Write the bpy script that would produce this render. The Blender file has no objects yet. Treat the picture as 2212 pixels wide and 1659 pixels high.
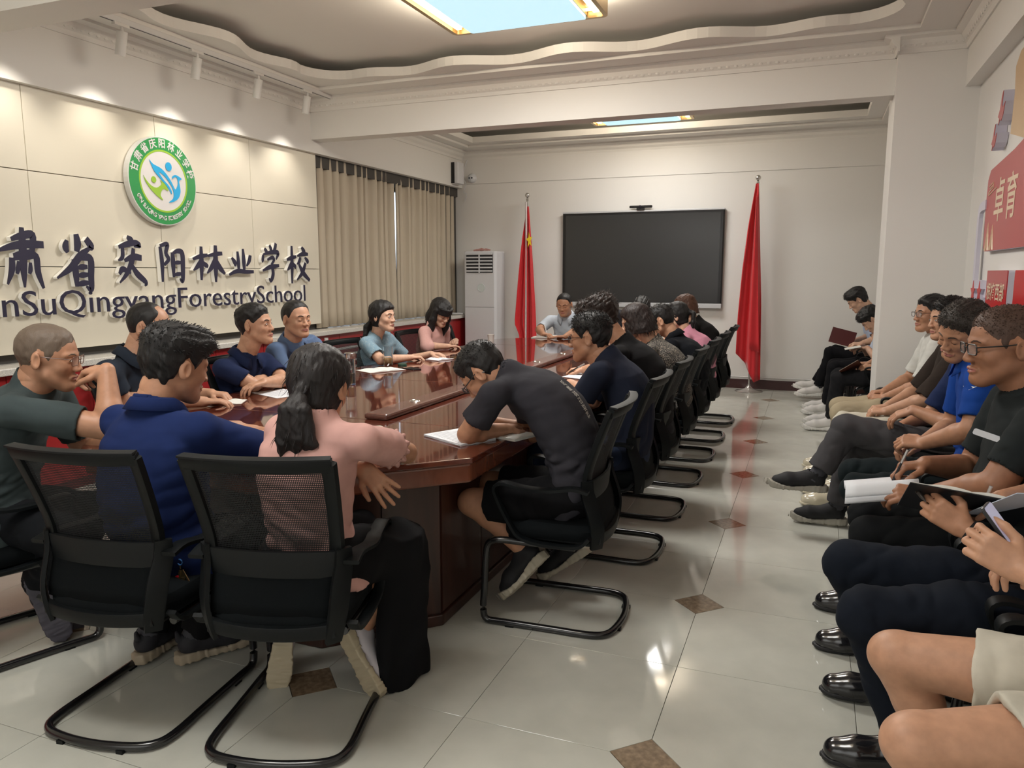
import bpy, math, random
import numpy as np
from mathutils import Vector, Matrix
from mathutils.bvhtree import BVHTree
R = math.radians
S = bpy.context.scene
COL = S.collection
# ---------------------------------------------------------------- camera, world, lights, exposure
CAMZ = 1.47
cam = bpy.data.objects.new('camera', bpy.data.cameras.new('camera'))
COL.objects.link(cam); S.camera = cam
cam.location = (0, 0, CAMZ)
cam.rotation_euler = (R(90 - 8.3085), 0, R(21.504))
cam.data.sensor_fit = 'HORIZONTAL'; cam.data.sensor_width = 36; cam.data.lens = 36 * 1640 / 2212
cam.data.clip_start = 0.05; cam.data.clip_end = 60
S.view_settings.view_transform = 'Standard'; S.view_settings.look = 'None'
S.view_settings.gamma = 1; S.view_settings.use_curve_mapping = False
S.view_settings.exposure = -0.12
try:
    S.cycles.use_denoising = True
    S.cycles.max_bounces = 8; S.cycles.diffuse_bounces = 5; S.cycles.glossy_bounces = 4
    S.cycles.transparent_max_bounces = 12; S.cycles.transmission_bounces = 6
    S.cycles.sample_clamp_indirect = 6; S.cycles.caustics_reflective = False; S.cycles.caustics_refractive = False
except Exception: pass
W = bpy.data.worlds.new('world'); S.world = W; W.use_nodes = True
W.node_tree.nodes['Background'].inputs[0].default_value = (.78, .88, 1, 1)
W.node_tree.nodes['Background'].inputs[1].default_value = 2.0

def area(name, loc, sx, sy, power, col, rot=(0, 0, 0), spread=None):
    l = bpy.data.lights.new(name, 'AREA'); l.shape = 'RECTANGLE'; l.size = sx; l.size_y = sy
    l.energy = power; l.color = col
    if spread: l.spread = R(spread)
    o = bpy.data.objects.new(name, l); COL.objects.link(o); o.location = loc; o.rotation_euler = rot
    return o
LAMP_COL = (1.0, .972, .93)
area('ceiling_light_source', (-1.97, 4.86, 3.13), 1.05, .85, 92, LAMP_COL)
area('ceiling_light_source', (-1.93, 8.72, 3.13), 1.05, .6, 46, LAMP_COL)
area('ceiling_light_source', (-2.0, 1.2, 3.12), 1.1, .85, 52, LAMP_COL)
# cool fill added behind the photographer for assumed daylight; no window built there
area('rear_fill_light', (-1.2, -1.35, 1.75), 3.2, 1.7, 42, (.93, .97, 1.0), (R(-90), 0, 0))

# ---------------------------------------------------------------- materials
MATS = {}
def nt(m): return m.node_tree.nodes, m.node_tree.links
def mat(name, col=(.5, .5, .5), rough=.5, metal=0, **k):
    if name in MATS: return MATS[name]
    m = bpy.data.materials.new(name); m.use_nodes = True; MATS[name] = m
    N, L = nt(m); b = N['Principled BSDF']
    b.inputs['Base Color'].default_value = (*col, 1); b.inputs['Roughness'].default_value = rough
    b.inputs['Metallic'].default_value = metal
    if 'spec' in k: b.inputs['Specular IOR Level'].default_value = k['spec']
    if 'coat' in k: b.inputs['Coat Weight'].default_value = k['coat']; b.inputs['Coat Roughness'].default_value = k.get('coatr', .03)
    if 'sheen' in k: b.inputs['Sheen Weight'].default_value = k['sheen']; b.inputs['Sheen Roughness'].default_value = .5
    if 'emit' in k: b.inputs['Emission Color'].default_value = (*k.get('ecol', col), 1); b.inputs['Emission Strength'].default_value = k['emit']
    if 'trans' in k: b.inputs['Transmission Weight'].default_value = k['trans']
    if 'ior' in k: b.inputs['IOR'].default_value = k['ior']
    if 'alpha' in k: b.inputs['Alpha'].default_value = k['alpha']
    if 'sss' in k:
        b.inputs['Subsurface Weight'].default_value = k['sss']; b.inputs['Subsurface Radius'].default_value = (1, .35, .2); b.inputs['Subsurface Scale'].default_value = .012
    if 'var' in k or 'bump' in k:   # object-space noise for colour variation and relief
        tc = N.new('ShaderNodeTexCoord'); mp = N.new('ShaderNodeMapping'); L.new(tc.outputs['Object'], mp.inputs[0])
        mp.inputs['Scale'].default_value = k.get('stretch', (1, 1, 1))
        nz = N.new('ShaderNodeTexNoise'); nz.inputs['Scale'].default_value = k.get('scale', 20); nz.inputs['Detail'].default_value = k.get('detail', 4)
        L.new(mp.outputs[0], nz.inputs['Vector'])
        if 'var' in k:
            r = N.new('ShaderNodeValToRGB'); v = k['var']
            r.color_ramp.elements[0].position = .3; r.color_ramp.elements[1].position = .7
            c2 = k.get('col2')
            r.color_ramp.elements[0].color = (*[c * (1 - v) for c in col], 1)
            r.color_ramp.elements[1].color = (*(c2 if c2 else [min(1, c * (1 + v)) for c in col]), 1)
            L.new(nz.outputs['Fac'], r.inputs[0]); L.new(r.outputs[0], b.inputs['Base Color'])
        if 'bump' in k:
            n2 = N.new('ShaderNodeTexNoise'); n2.inputs['Scale'].default_value = k.get('bscale', 200); n2.inputs['Detail'].default_value = 3
            L.new(mp.outputs[0], n2.inputs['Vector'])
            bp = N.new('ShaderNodeBump'); bp.inputs['Strength'].default_value = k['bump']; bp.inputs['Distance'].default_value = k.get('bdist', .002)
            L.new(n2.outputs['Fac'], bp.inputs['Height']); L.new(bp.outputs[0], b.inputs['Normal'])
    return m
def wood(name, c1, c2, rough, coat, stretch=(1, .06, 1), scale=14):
    m = mat(name, c1, rough, coat=coat)
    N, L = nt(m); b = N['Principled BSDF']
    tc = N.new('ShaderNodeTexCoord'); mp = N.new('ShaderNodeMapping'); mp.inputs['Scale'].default_value = stretch
    L.new(tc.outputs['Object'], mp.inputs[0])
    nz = N.new('ShaderNodeTexNoise'); nz.inputs['Scale'].default_value = scale; nz.inputs['Detail'].default_value = 6; nz.inputs['Distortion'].default_value = 1.2
    L.new(mp.outputs[0], nz.inputs['Vector'])
    r = N.new('ShaderNodeValToRGB'); r.color_ramp.elements[0].position = .3; r.color_ramp.elements[1].position = .72
    r.color_ramp.elements[0].color = (*c1, 1); r.color_ramp.elements[1].color = (*c2, 1)
    L.new(nz.outputs['Fac'], r.inputs[0]); L.new(r.outputs[0], b.inputs['Base Color'])
    return m
def blotch(name, base, spots, scale, thr, rough=.85, warp=.35):
    m = mat(name, base, rough)
    N, L = nt(m); b = N['Principled BSDF']
    tc = N.new('ShaderNodeTexCoord'); nz = N.new('ShaderNodeTexNoise'); nz.inputs['Scale'].default_value = scale * 1.3
    L.new(tc.outputs['Object'], nz.inputs['Vector'])
    mx = N.new('ShaderNodeMixRGB'); mx.blend_type = 'ADD'; mx.inputs[0].default_value = warp * .2
    L.new(tc.outputs['Object'], mx.inputs[1]); L.new(nz.outputs['Color'], mx.inputs[2])
    v = N.new('ShaderNodeTexVoronoi'); v.inputs['Scale'].default_value = scale; L.new(mx.outputs[0], v.inputs['Vector'])
    r = N.new('ShaderNodeValToRGB'); e = r.color_ramp.elements; e[0].position = thr; e[0].color = (*spots, 1)
    e[1].position = thr + .05; e[1].color = (*base, 1)
    L.new(v.outputs['Distance'], r.inputs[0]); L.new(r.outputs[0], b.inputs['Base Color'])
    return m

# ---------------------------------------------------------------- object helpers
def link(o, parent=None):
    COL.objects.link(o)
    if parent: o.parent = parent
    return o
def tag(o, label=None, cat=None, group=None, kind=None):
    if label: o['label'] = label
    if cat: o['category'] = cat
    if group: o['group'] = group
    if kind: o['kind'] = kind
    return o
def thing(name, label, cat, loc=(0, 0, 0), rotz=0, group=None):
    o = bpy.data.objects.new(name, None); o.location = loc; o.rotation_euler = (0, 0, rotz); o.empty_display_size = .1
    link(o); return tag(o, label, cat, group)
def meshobj(name, V, F, mats, parent=None, smooth=False, mi=None, off=None):
    me = bpy.data.meshes.new(name); V = np.asarray(V, dtype=np.float32)
    if off is not None: V = V - np.asarray(off, dtype=np.float32)
    if isinstance(F, np.ndarray): F = (F, np.zeros((0, 3), int)) if F.shape[1] == 4 else (np.zeros((0, 4), int), F)
    if isinstance(F, tuple):     # (quads, triangles)
        Q, T = F; n = len(Q) + len(T); li = np.concatenate([Q.ravel(), T.ravel()]).astype(np.int32)
        me.vertices.add(len(V)); me.vertices.foreach_set('co', V.ravel())
        me.loops.add(len(li)); me.loops.foreach_set('vertex_index', li)
        me.polygons.add(n); me.polygons.foreach_set('loop_start', np.concatenate([np.arange(len(Q)) * 4, len(Q) * 4 + np.arange(len(T)) * 3]).astype(np.int32))
        me.update(calc_edges=True)
    else:
        me.from_pydata([tuple(map(float, v)) for v in V], [], [tuple(map(int, f)) for f in F]); me.update()
    if not isinstance(mats, (list, tuple)): mats = [mats]
    for m in mats: me.materials.append(m)
    if mi is not None: me.polygons.foreach_set('material_index', np.asarray(mi, dtype=np.int32))
    if smooth: me.polygons.foreach_set('use_smooth', np.ones(len(me.polygons), dtype=bool))
    o = bpy.data.objects.new(name, me)
    return link(o, parent)
class MB:
    """collects geometry into ONE mesh"""
    def __init__(s): s.V = []; s.F = []; s.M = []; s.sm = []
    def add(s, V, F, mi=0, M=None):
        n = len(s.V)
        for v in V:
            v = Vector(v)
            if M is not None: v = M @ v
            s.V.append(tuple(v))
        for f in F: s.F.append([i + n for i in f]); s.M.append(mi)
        return s
    def box(s, x0, x1, y0, y1, z0, z1, mi=0, M=None, b=0):
        if b:
            return s.prism([(x0 + b, y0), (x1 - b, y0), (x1, y0 + b), (x1, y1 - b), (x1 - b, y1), (x0 + b, y1), (x0, y1 - b), (x0, y0 + b)], z0, z1, mi, M)
        V = [(x0, y0, z0), (x1, y0, z0), (x1, y1, z0), (x0, y1, z0), (x0, y0, z1), (x1, y0, z1), (x1, y1, z1), (x0, y1, z1)]
        return s.add(V, [(0, 3, 2, 1), (4, 5, 6, 7), (0, 1, 5, 4), (1, 2, 6, 5), (2, 3, 7, 6), (3, 0, 4, 7)], mi, M)
    def prism(s, poly, z0, z1, mi=0, M=None, cap=True):
        n = len(poly)
        V = [(x, y, z0) for x, y in poly] + [(x, y, z1) for x, y in poly]
        F = [(i, (i + 1) % n, n + (i + 1) % n, n + i) for i in range(n)]
        if cap: F += [list(range(n))[::-1], list(range(n, 2 * n))]
        return s.add(V, F, mi, M)
    def lathe(s, prof, seg=16, mi=0, M=None):
        V = []; F = []
        for r, z in prof:
            for i in range(seg):
                a = 2 * math.pi * i / seg; V.append((r * math.cos(a), r * math.sin(a), z))
        for j in range(len(prof) - 1):
            for i in range(seg):
                F.append((j * seg + i, j * seg + (i + 1) % seg, (j + 1) * seg + (i + 1) % seg, (j + 1) * seg + i))
        F.append(list(range(seg))[::-1]); F.append([(len(prof) - 1) * seg + i for i in range(seg)])
        return s.add(V, F, mi, M)
    def sphere(s, c, r, seg=10, rings=6, mi=0, M=None):
        r = r if hasattr(r, '__len__') else (r, r, r)
        V = [(c[0], c[1], c[2] - r[2])]; F = []
        for j in range(1, rings):
            p = math.pi * j / rings - math.pi / 2
            for i in range(seg):
                a = 2 * math.pi * i / seg
                V.append((c[0] + r[0] * math.cos(p) * math.cos(a), c[1] + r[1] * math.cos(p) * math.sin(a), c[2] + r[2] * math.sin(p)))
        V.append((c[0], c[1], c[2] + r[2])); t = len(V) - 1
        for i in range(seg):
            F.append((0, 1 + (i + 1) % seg, 1 + i)); F.append((t, t - seg + i, t - seg + (i + 1) % seg))
        for j in range(rings - 2):
            for i in range(seg):
                a = 1 + j * seg; F.append((a + i, a + (i + 1) % seg, a + seg + (i + 1) % seg, a + seg + i))
        return s.add(V, F, mi, M)
    def sweep(s, pts, prof, up=(0, 0, 1), mi=0, M=None, closed=False, scale=None, prof2=None):
        """prof: list of (side, up) offsets"""
        P = [Vector(p) for p in pts]; n = len(P); m = len(prof); V = []; F = []
        up = Vector(up)
        for i in range(n):
            if closed: t = P[(i + 1) % n] - P[i - 1]
            else: t = P[min(i + 1, n - 1)] - P[max(i - 1, 0)]
            t.normalize(); u = up - t * up.dot(t)
            if u.length < 1e-4: u = Vector((1, 0, 0)) - t * t.x
            u.normalize(); sd = t.cross(u); k = scale[i] if scale else 1
            for a, b in prof: V.append(P[i] + sd * a * k + u * b * k)
        for i in range(n if closed else n - 1):
            j = (i + 1) % n
            for q in range(m): F.append((i * m + q, j * m + q, j * m + (q + 1) % m, i * m + (q + 1) % m))
        if not closed: F.append([q for q in range(m)]); F.append([(n - 1) * m + q for q in range(m)][::-1])
        return s.add(V, F, mi, M)
    def tube(s, pts, r, seg=10, mi=0, M=None, closed=False, scale=None, up=(0, 0, 1)):
        return s.sweep(pts, [(r * math.cos(2 * math.pi * i / seg), -r * math.sin(2 * math.pi * i / seg)) for i in range(seg)], up, mi, M, closed, scale)
    def grid(s, fn, nu, nv, mi=0, M=None, thick=0):
        V = [fn(i / nu, j / nv) for i in range(nu + 1) for j in range(nv + 1)]
        F = [(i * (nv + 1) + j, (i + 1) * (nv + 1) + j, (i + 1) * (nv + 1) + j + 1, i * (nv + 1) + j + 1) for i in range(nu) for j in range(nv)]
        return s.add(V, F, mi, M)
    def build(s, name, mats, parent=None, smooth=False, bevel=0, solid=0, subd=0, fix=True):
        if fix:
            import bmesh
        o = meshobj(name, s.V, s.F, mats, parent, smooth, s.M)
        if fix:
            bm = bmesh.new(); bm.from_mesh(o.data); bmesh.ops.recalc_face_normals(bm, faces=bm.faces); bm.to_mesh(o.data); bm.free()
        if smooth == 'auto' or (smooth and not subd):
            try: o.data.set_sharp_from_angle(angle=R(40))
            except Exception: pass
        if bevel: b = o.modifiers.new('b', 'BEVEL'); b.width = bevel; b.segments = 2; b.limit_method = 'ANGLE'
        if solid: b = o.modifiers.new('s', 'SOLIDIFY'); b.thickness = solid; b.offset = 0
        if subd: b = o.modifiers.new('u', 'SUBSURF'); b.levels = subd; b.render_levels = subd
        return o
def rrect(w, h, r, n=3):
    out = []
    for cx, cy, a0 in ((w / 2 - r, h / 2 - r, 0), (-w / 2 + r, h / 2 - r, 90), (-w / 2 + r, -h / 2 + r, 180), (w / 2 - r, -h / 2 + r, 270)):
        for i in range(n + 1):
            a = R(a0 + 90 * i / n); out.append((cx + r * math.cos(a), cy + r * math.sin(a)))
    return out
def crom(pts, n=6, closed=False):
    P = [Vector(p) for p in pts]; out = []; N = len(P)
    rng = range(N) if closed else range(N - 1)
    for i in rng:
        p0 = P[i - 1] if (i > 0 or closed) else P[0] * 2 - P[1]; p1 = P[i]; p2 = P[(i + 1) % N]
        p3 = P[(i + 2) % N] if (i + 2 < N or closed) else P[-1] * 2 - P[-2]
        for k in range(n):
            t = k / n
            out.append(.5 * ((2 * p1) + (p2 - p0) * t + (2 * p0 - 5 * p1 + 4 * p2 - p3) * t * t + (3 * p1 - p0 - 3 * p2 + p3) * t ** 3))
    if not closed: out.append(P[-1])
    return out
def copy_tree(o, parent=None):
    c = o.copy(); COL.objects.link(c)
    if parent: c.parent = parent
    for ch in o.children: copy_tree(ch, c)
    return c
def text_geo(s, size, depth=0, bold=0, align='CENTER', shear=0):
    """mesh geometry (verts, faces) of a line of text in its own xy plane"""
    cu = bpy.data.curves.new('t', 'FONT'); cu.body = s; cu.size = size; cu.extrude = depth / 2; cu.offset = bold
    cu.align_x = align; cu.align_y = 'CENTER'; cu.resolution_u = 3; cu.shear = shear
    o = bpy.data.objects.new('t', cu); COL.objects.link(o); dg = bpy.context.evaluated_depsgraph_get()
    me = bpy.data.meshes.new_from_object(o.evaluated_get(dg))
    V = [tuple(v.co) for v in me.vertices]; F = [tuple(p.vertices) for p in me.polygons]
    bpy.data.objects.remove(o); bpy.data.curves.remove(cu); bpy.data.meshes.remove(me)
    return V, F
# ---------------------------------------------------------------- signed distance volumes (numpy) for bodies and clothes
def nrm(v): v = np.asarray(v, float); return v / (np.linalg.norm(v) + 1e-9)
class Vol:
    def __init__(s, lo, hi, res):
        s.res = res; s.lo = np.asarray(lo, float)
        n = np.maximum(4, np.ceil((np.asarray(hi) - s.lo) / res).astype(int) + 1)
        s.ax = [(s.lo[i] + res * np.arange(n[i])).astype(np.float32) for i in range(3)]
        s.D = np.full(n, .3, np.float32)
    def sub(s, lo, hi):
        sl = []
        for i in range(3):
            a = int(max(0, math.floor((lo[i] - s.lo[i]) / s.res))); b = int(min(s.D.shape[i], math.ceil((hi[i] - s.lo[i]) / s.res) + 1))
            if b <= a: return None, None
            sl.append(slice(a, b))
        X = s.ax[0][sl[0]][:, None, None]; Y = s.ax[1][sl[1]][None, :, None]; Z = s.ax[2][sl[2]][None, None, :]
        return tuple(sl), (X, Y, Z)
    def mix(s, sl, d, k, op):
        A = s.D[sl]; d = d.astype(np.float32)
        if op == 'u':
            if k > 0:
                h = np.clip(.5 + .5 * (d - A) / k, 0, 1); s.D[sl] = d + (A - d) * h - k * h * (1 - h)
            else: s.D[sl] = np.minimum(A, d)
        else:
            d = -d
            if k > 0:
                h = np.clip(.5 - .5 * (d - A) / k, 0, 1); s.D[sl] = d + (A - d) * h + k * h * (1 - h)
            else: s.D[sl] = np.maximum(A, d)
    def cap(s, a, b, ra, rb, k=0, op='u', cut=None, flat=None):
        a = np.asarray(a, float); b = np.asarray(b, float); m = max(ra, rb) + k + 3 * s.res
        sl, P = s.sub(np.minimum(a, b) - m, np.maximum(a, b) + m)
        if sl is None: return
        ba = b - a; L2 = ba @ ba + 1e-12
        px, py, pz = P[0] - a[0], P[1] - a[1], P[2] - a[2]
        t = np.clip((px * ba[0] + py * ba[1] + pz * ba[2]) / L2, 0, 1)
        qx, qy, qz = px - t * ba[0], py - t * ba[1], pz - t * ba[2]
        if flat is not None:      # (axis, squash) squeeze the section along an axis
            ax, f = flat; e = (qx * ax[0] + qy * ax[1] + qz * ax[2]) * (1 / f - 1)
            qx, qy, qz = qx + e * ax[0], qy + e * ax[1], qz + e * ax[2]
        d = np.sqrt(qx * qx + qy * qy + qz * qz) - (ra + (rb - ra) * t)
        for (c, n) in (cut or []):  # keep the side opposite to n
            d = np.maximum(d, (P[0] - c[0]) * n[0] + (P[1] - c[1]) * n[1] + (P[2] - c[2]) * n[2])
        s.mix(sl, d, k, op)
    def chain(s, pts, rad, k=0.01, **kw):
        for i in range(len(pts) - 1): s.cap(pts[i], pts[i + 1], rad[i], rad[i + 1], k, **kw)
    def ell(s, c, r, M=None, k=0, op='u'):
        m = max(r) + k + 3 * s.res; c = np.asarray(c, float)
        sl, P = s.sub(c - m, c + m)
        if sl is None: return
        px, py, pz = P[0] - c[0], P[1] - c[1], P[2] - c[2]
        if M is not None:
            M = np.asarray(M); px, py, pz = [px * M[0, i] + py * M[1, i] + pz * M[2, i] for i in range(3)]
        q = np.sqrt((px / r[0]) ** 2 + (py / r[1]) ** 2 + (pz / r[2]) ** 2); g = np.sqrt((px / r[0] ** 2) ** 2 + (py / r[1] ** 2) ** 2 + (pz / r[2] ** 2) ** 2) + 1e-6
        s.mix(sl, q * (q - 1) / g, k, op)
    def fn(s, lo, hi, f, k=0, op='u'):
        sl, P = s.sub(lo, hi)
        if sl is not None: s.mix(sl, f(*P), k, op)
    def plane(s, c, n):
        c = np.asarray(c); s.D = np.maximum(s.D, ((s.ax[0][:, None, None] - c[0]) * n[0] + (s.ax[1][None, :, None] - c[1]) * n[1] + (s.ax[2][None, None, :] - c[2]) * n[2])).astype(np.float32)
    def noise(s, amp, freq, seed=0, aniso=(1, 1, 1), mask=None, ridge=False):
        rg = np.random.RandomState(seed); X, Y, Z = s.ax[0][:, None, None], s.ax[1][None, :, None], s.ax[2][None, None, :]
        tot = 0
        for i in range(4):
            k = nrm(rg.normal(size=3)) * freq * (.7 + .35 * i) * np.array(aniso); ph = rg.uniform(0, 6.28)
            k2 = nrm(rg.normal(size=3)) * freq * .6
            w = np.sin(k2[0] * X + k2[1] * Y + k2[2] * Z + ph * 2).astype(np.float32)
            tot = tot + np.sin((k[0] * X + k[1] * Y + k[2] * Z + ph).astype(np.float32) + 1.2 * w) / (1 + .4 * i)
        if ridge: tot = 1.2 - 1.6 * np.abs(tot)
        if mask is not None: tot = tot * mask(X, Y, Z)
        s.D = (s.D + amp * tot).astype(np.float32)
    def mesh(s):
        D = s.D; I = D < 0
        a = I[:-1, :-1, :-1]; al = a.copy(); an = a.copy()
        for dx in (0, 1):
            for dy in (0, 1):
                for dz in (0, 1):
                    q = I[dx:D.shape[0] - 1 + dx, dy:D.shape[1] - 1 + dy, dz:D.shape[2] - 1 + dz]; al &= q; an |= q
        ci = np.argwhere(an & ~al)
        if len(ci) == 0: return np.zeros((0, 3)), np.zeros((0, 4), int)
        idx = np.full(an.shape, -1, np.int32); idx[ci[:, 0], ci[:, 1], ci[:, 2]] = np.arange(len(ci))
        C = {}
        for dx in (0, 1):
            for dy in (0, 1):
                for dz in (0, 1): C[(dx, dy, dz)] = D[ci[:, 0] + dx, ci[:, 1] + dy, ci[:, 2] + dz]
        P = np.zeros((len(ci), 3)); n = np.zeros(len(ci))
        for ax in range(3):
            for u in (0, 1):
                for v in (0, 1):
                    c0 = [0, 0, 0]; o = [i for i in range(3) if i != ax]; c0[o[0]] = u; c0[o[1]] = v; c1 = list(c0); c1[ax] = 1
                    d0 = C[tuple(c0)]; d1 = C[tuple(c1)]; m = (d0 < 0) != (d1 < 0)
                    t = np.where(m, d0 / np.where(m, d0 - d1, 1), 0)
                    for i in range(3): P[:, i] += m * ((c0[i] + t) if i == ax else c0[i])
                    n += m
        V = (ci + P / n[:, None]) * s.res + s.lo
        F = []
        for ax in range(3):
            s0 = [slice(None)] * 3; s1 = [slice(None)] * 3; s0[ax] = slice(0, -1); s1[ax] = slice(1, None)
            A = I[tuple(s0)]; B = I[tuple(s1)]; e = np.argwhere(A != B)
            o = [i for i in range(3) if i != ax]
            ok = (e[:, o[0]] > 0) & (e[:, o[1]] > 0) & (e[:, o[0]] < D.shape[o[0]] - 1) & (e[:, o[1]] < D.shape[o[1]] - 1); e = e[ok]
            ins = A[e[:, 0], e[:, 1], e[:, 2]]
            q = []
            for (du, dv) in ((-1, -1), (0, -1), (0, 0), (-1, 0)):
                g = e.copy(); g[:, o[0]] += du; g[:, o[1]] += dv; q.append(idx[g[:, 0], g[:, 1], g[:, 2]])
            q = np.stack(q, 1); flip = ins if ax != 1 else ~ins
            q = np.where(flip[:, None], q, q[:, ::-1]); F.append(q)
        return V, np.concatenate(F)
def laplace(V, F, it=2, lam=.5):
    n = len(V)
    for _ in range(it):
        acc = np.zeros((n, 3)); cnt = np.zeros(n)
        for i in range(4):
            a = F[:, i]; b = F[:, (i + 1) % 4]
            for c in range(3):
                acc[:, c] += np.bincount(a, V[b, c], n) + np.bincount(b, V[a, c], n)
            cnt += np.bincount(a, minlength=n) + np.bincount(b, minlength=n)
        V = V + lam * (acc / np.maximum(cnt, 1)[:, None] - V)
    return V
def vnormals(V, F):
    fn = np.cross(V[F[:, 2]] - V[F[:, 0]], V[F[:, 3]] - V[F[:, 1]]); N = np.zeros_like(V)
    for i in range(4):
        for c in range(3): N[:, c] += np.bincount(F[:, i], fn[:, c], len(V))
    return N / (np.linalg.norm(N, axis=1)[:, None] + 1e-9)

# ---------------------------------------------------------------- heads (local frame: +x face, +y left, +z up, origin between the ears)
HC = {}
def head_vol(sex, res, hairgrid=False):
    key = (sex, res)
    if key in HC: return HC[key]
    f = sex == 'f'; v = Vol((-.15, -.115, -.19), (.15, .115, .16), res)
    v.ell((-.012, 0, .032), (.1, .079, .092)); v.ell((.03, 0, .0), (.066, .064, .1), k=.03)
    v.ell((.034, 0, -.06), (.055, .052 if not f else .047, .055), k=.03)
    v.cap((.085, -.006, -.1), (.085, .006, -.1), .017, .017, k=.035)
    for y in (-1, 1):
        v.cap((.02, y * .05, -.06), (.07, y * .018, -.1), .016, .014, k=.03)
        v.ell((.062, y * .038, -.025), (.026, .024, .022), k=.022)
    sk = v.D.copy()
    for y in (-1, 1):
        v.cap((.094, y * .008, .022), (.078, y * .048, .022), .009, .007, k=.014)
        v.ell((.106, y * .03, .0), (.017, .019, .0125), k=.012, op='s')
        v.ell((.083, y * .031, .001), (.0135, .0155, .0125), k=.004)
    v.cap((.093, 0, .012), (.112, 0, -.03), .0075, .0115, k=.012)
    for y in (-1, 1):
        v.ell((.106, y * .0125, -.034), (.012, .009, .009), k=.007)
        v.ell((.104, y * .0095, -.043), (.005, .004, .004), k=.003, op='s')
    v.chain([(.094, -.024, -.064), (.101, -.009, -.061), (.101, .009, -.061), (.094, .024, -.064)], [.004, .0062, .0062, .004], k=.006)
    v.chain([(.093, -.022, -.069), (.099, -.008, -.0715), (.099, .008, -.0715), (.093, .022, -.069)], [.004, .0068, .0068, .004], k=.006)
    v.chain([(.099, -.024, -.066), (.107, 0, -.0663), (.099, .024, -.066)], [.0016, .002, .0016], k=.003, op='s')
    for y in (-1, 1):   # ears
        a = R(22) * y; M = np.array([[math.cos(a), -math.sin(a), 0], [math.sin(a), math.cos(a), 0], [0, 0, 1]])
        v.ell((-.008, y * .085, -.006), (.02, .0085, .033), M=M, k=.008)
        v.ell((-.002, y * .094, -.003), (.011, .007, .021), M=M, k=.006, op='s')
        v.ell((.004, y * .083, -.01), (.005, .006, .008), k=.004)
    r = .052 if not f else .043
    v.chain([(-.028, 0, -.055), (-.04, 0, -.12), (-.05, 0, -.178)], [r + .006, r, r - .012], k=.03)
    V, F = v.mesh(); V = laplace(V, F, 1, .35)
    lipd = np.minimum(np.abs(V[:, 2] + .0665), 1)
    c = V[F].mean(1)
    lip = (c[:, 0] > .088) & (np.abs(c[:, 1]) < .0245) & (np.abs(c[:, 2] + .0665) < .0095 - np.abs(c[:, 1]) * .22)
    ysl = v.ax[1]; zsl = v.ax[2]
    def surfx(y, z):
        j = int(round((y - v.ax[1][0]) / res)); k = int(round((z - v.ax[2][0]) / res)); col = v.D[:, j, k]; i = np.argwhere(col < 0)
        if len(i) == 0: return .09
        i = i[-1][0]; t = col[i] / (col[i] - col[i + 1]); return float(v.ax[0][i] + t * res)
    HC[key] = (v, sk, V, F, lip.astype(int), surfx)
    return HC[key]
def ss(x, a, b): t = np.clip((x - a) / (b - a), 0, 1); return t * t * (3 - 2 * t)
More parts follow.
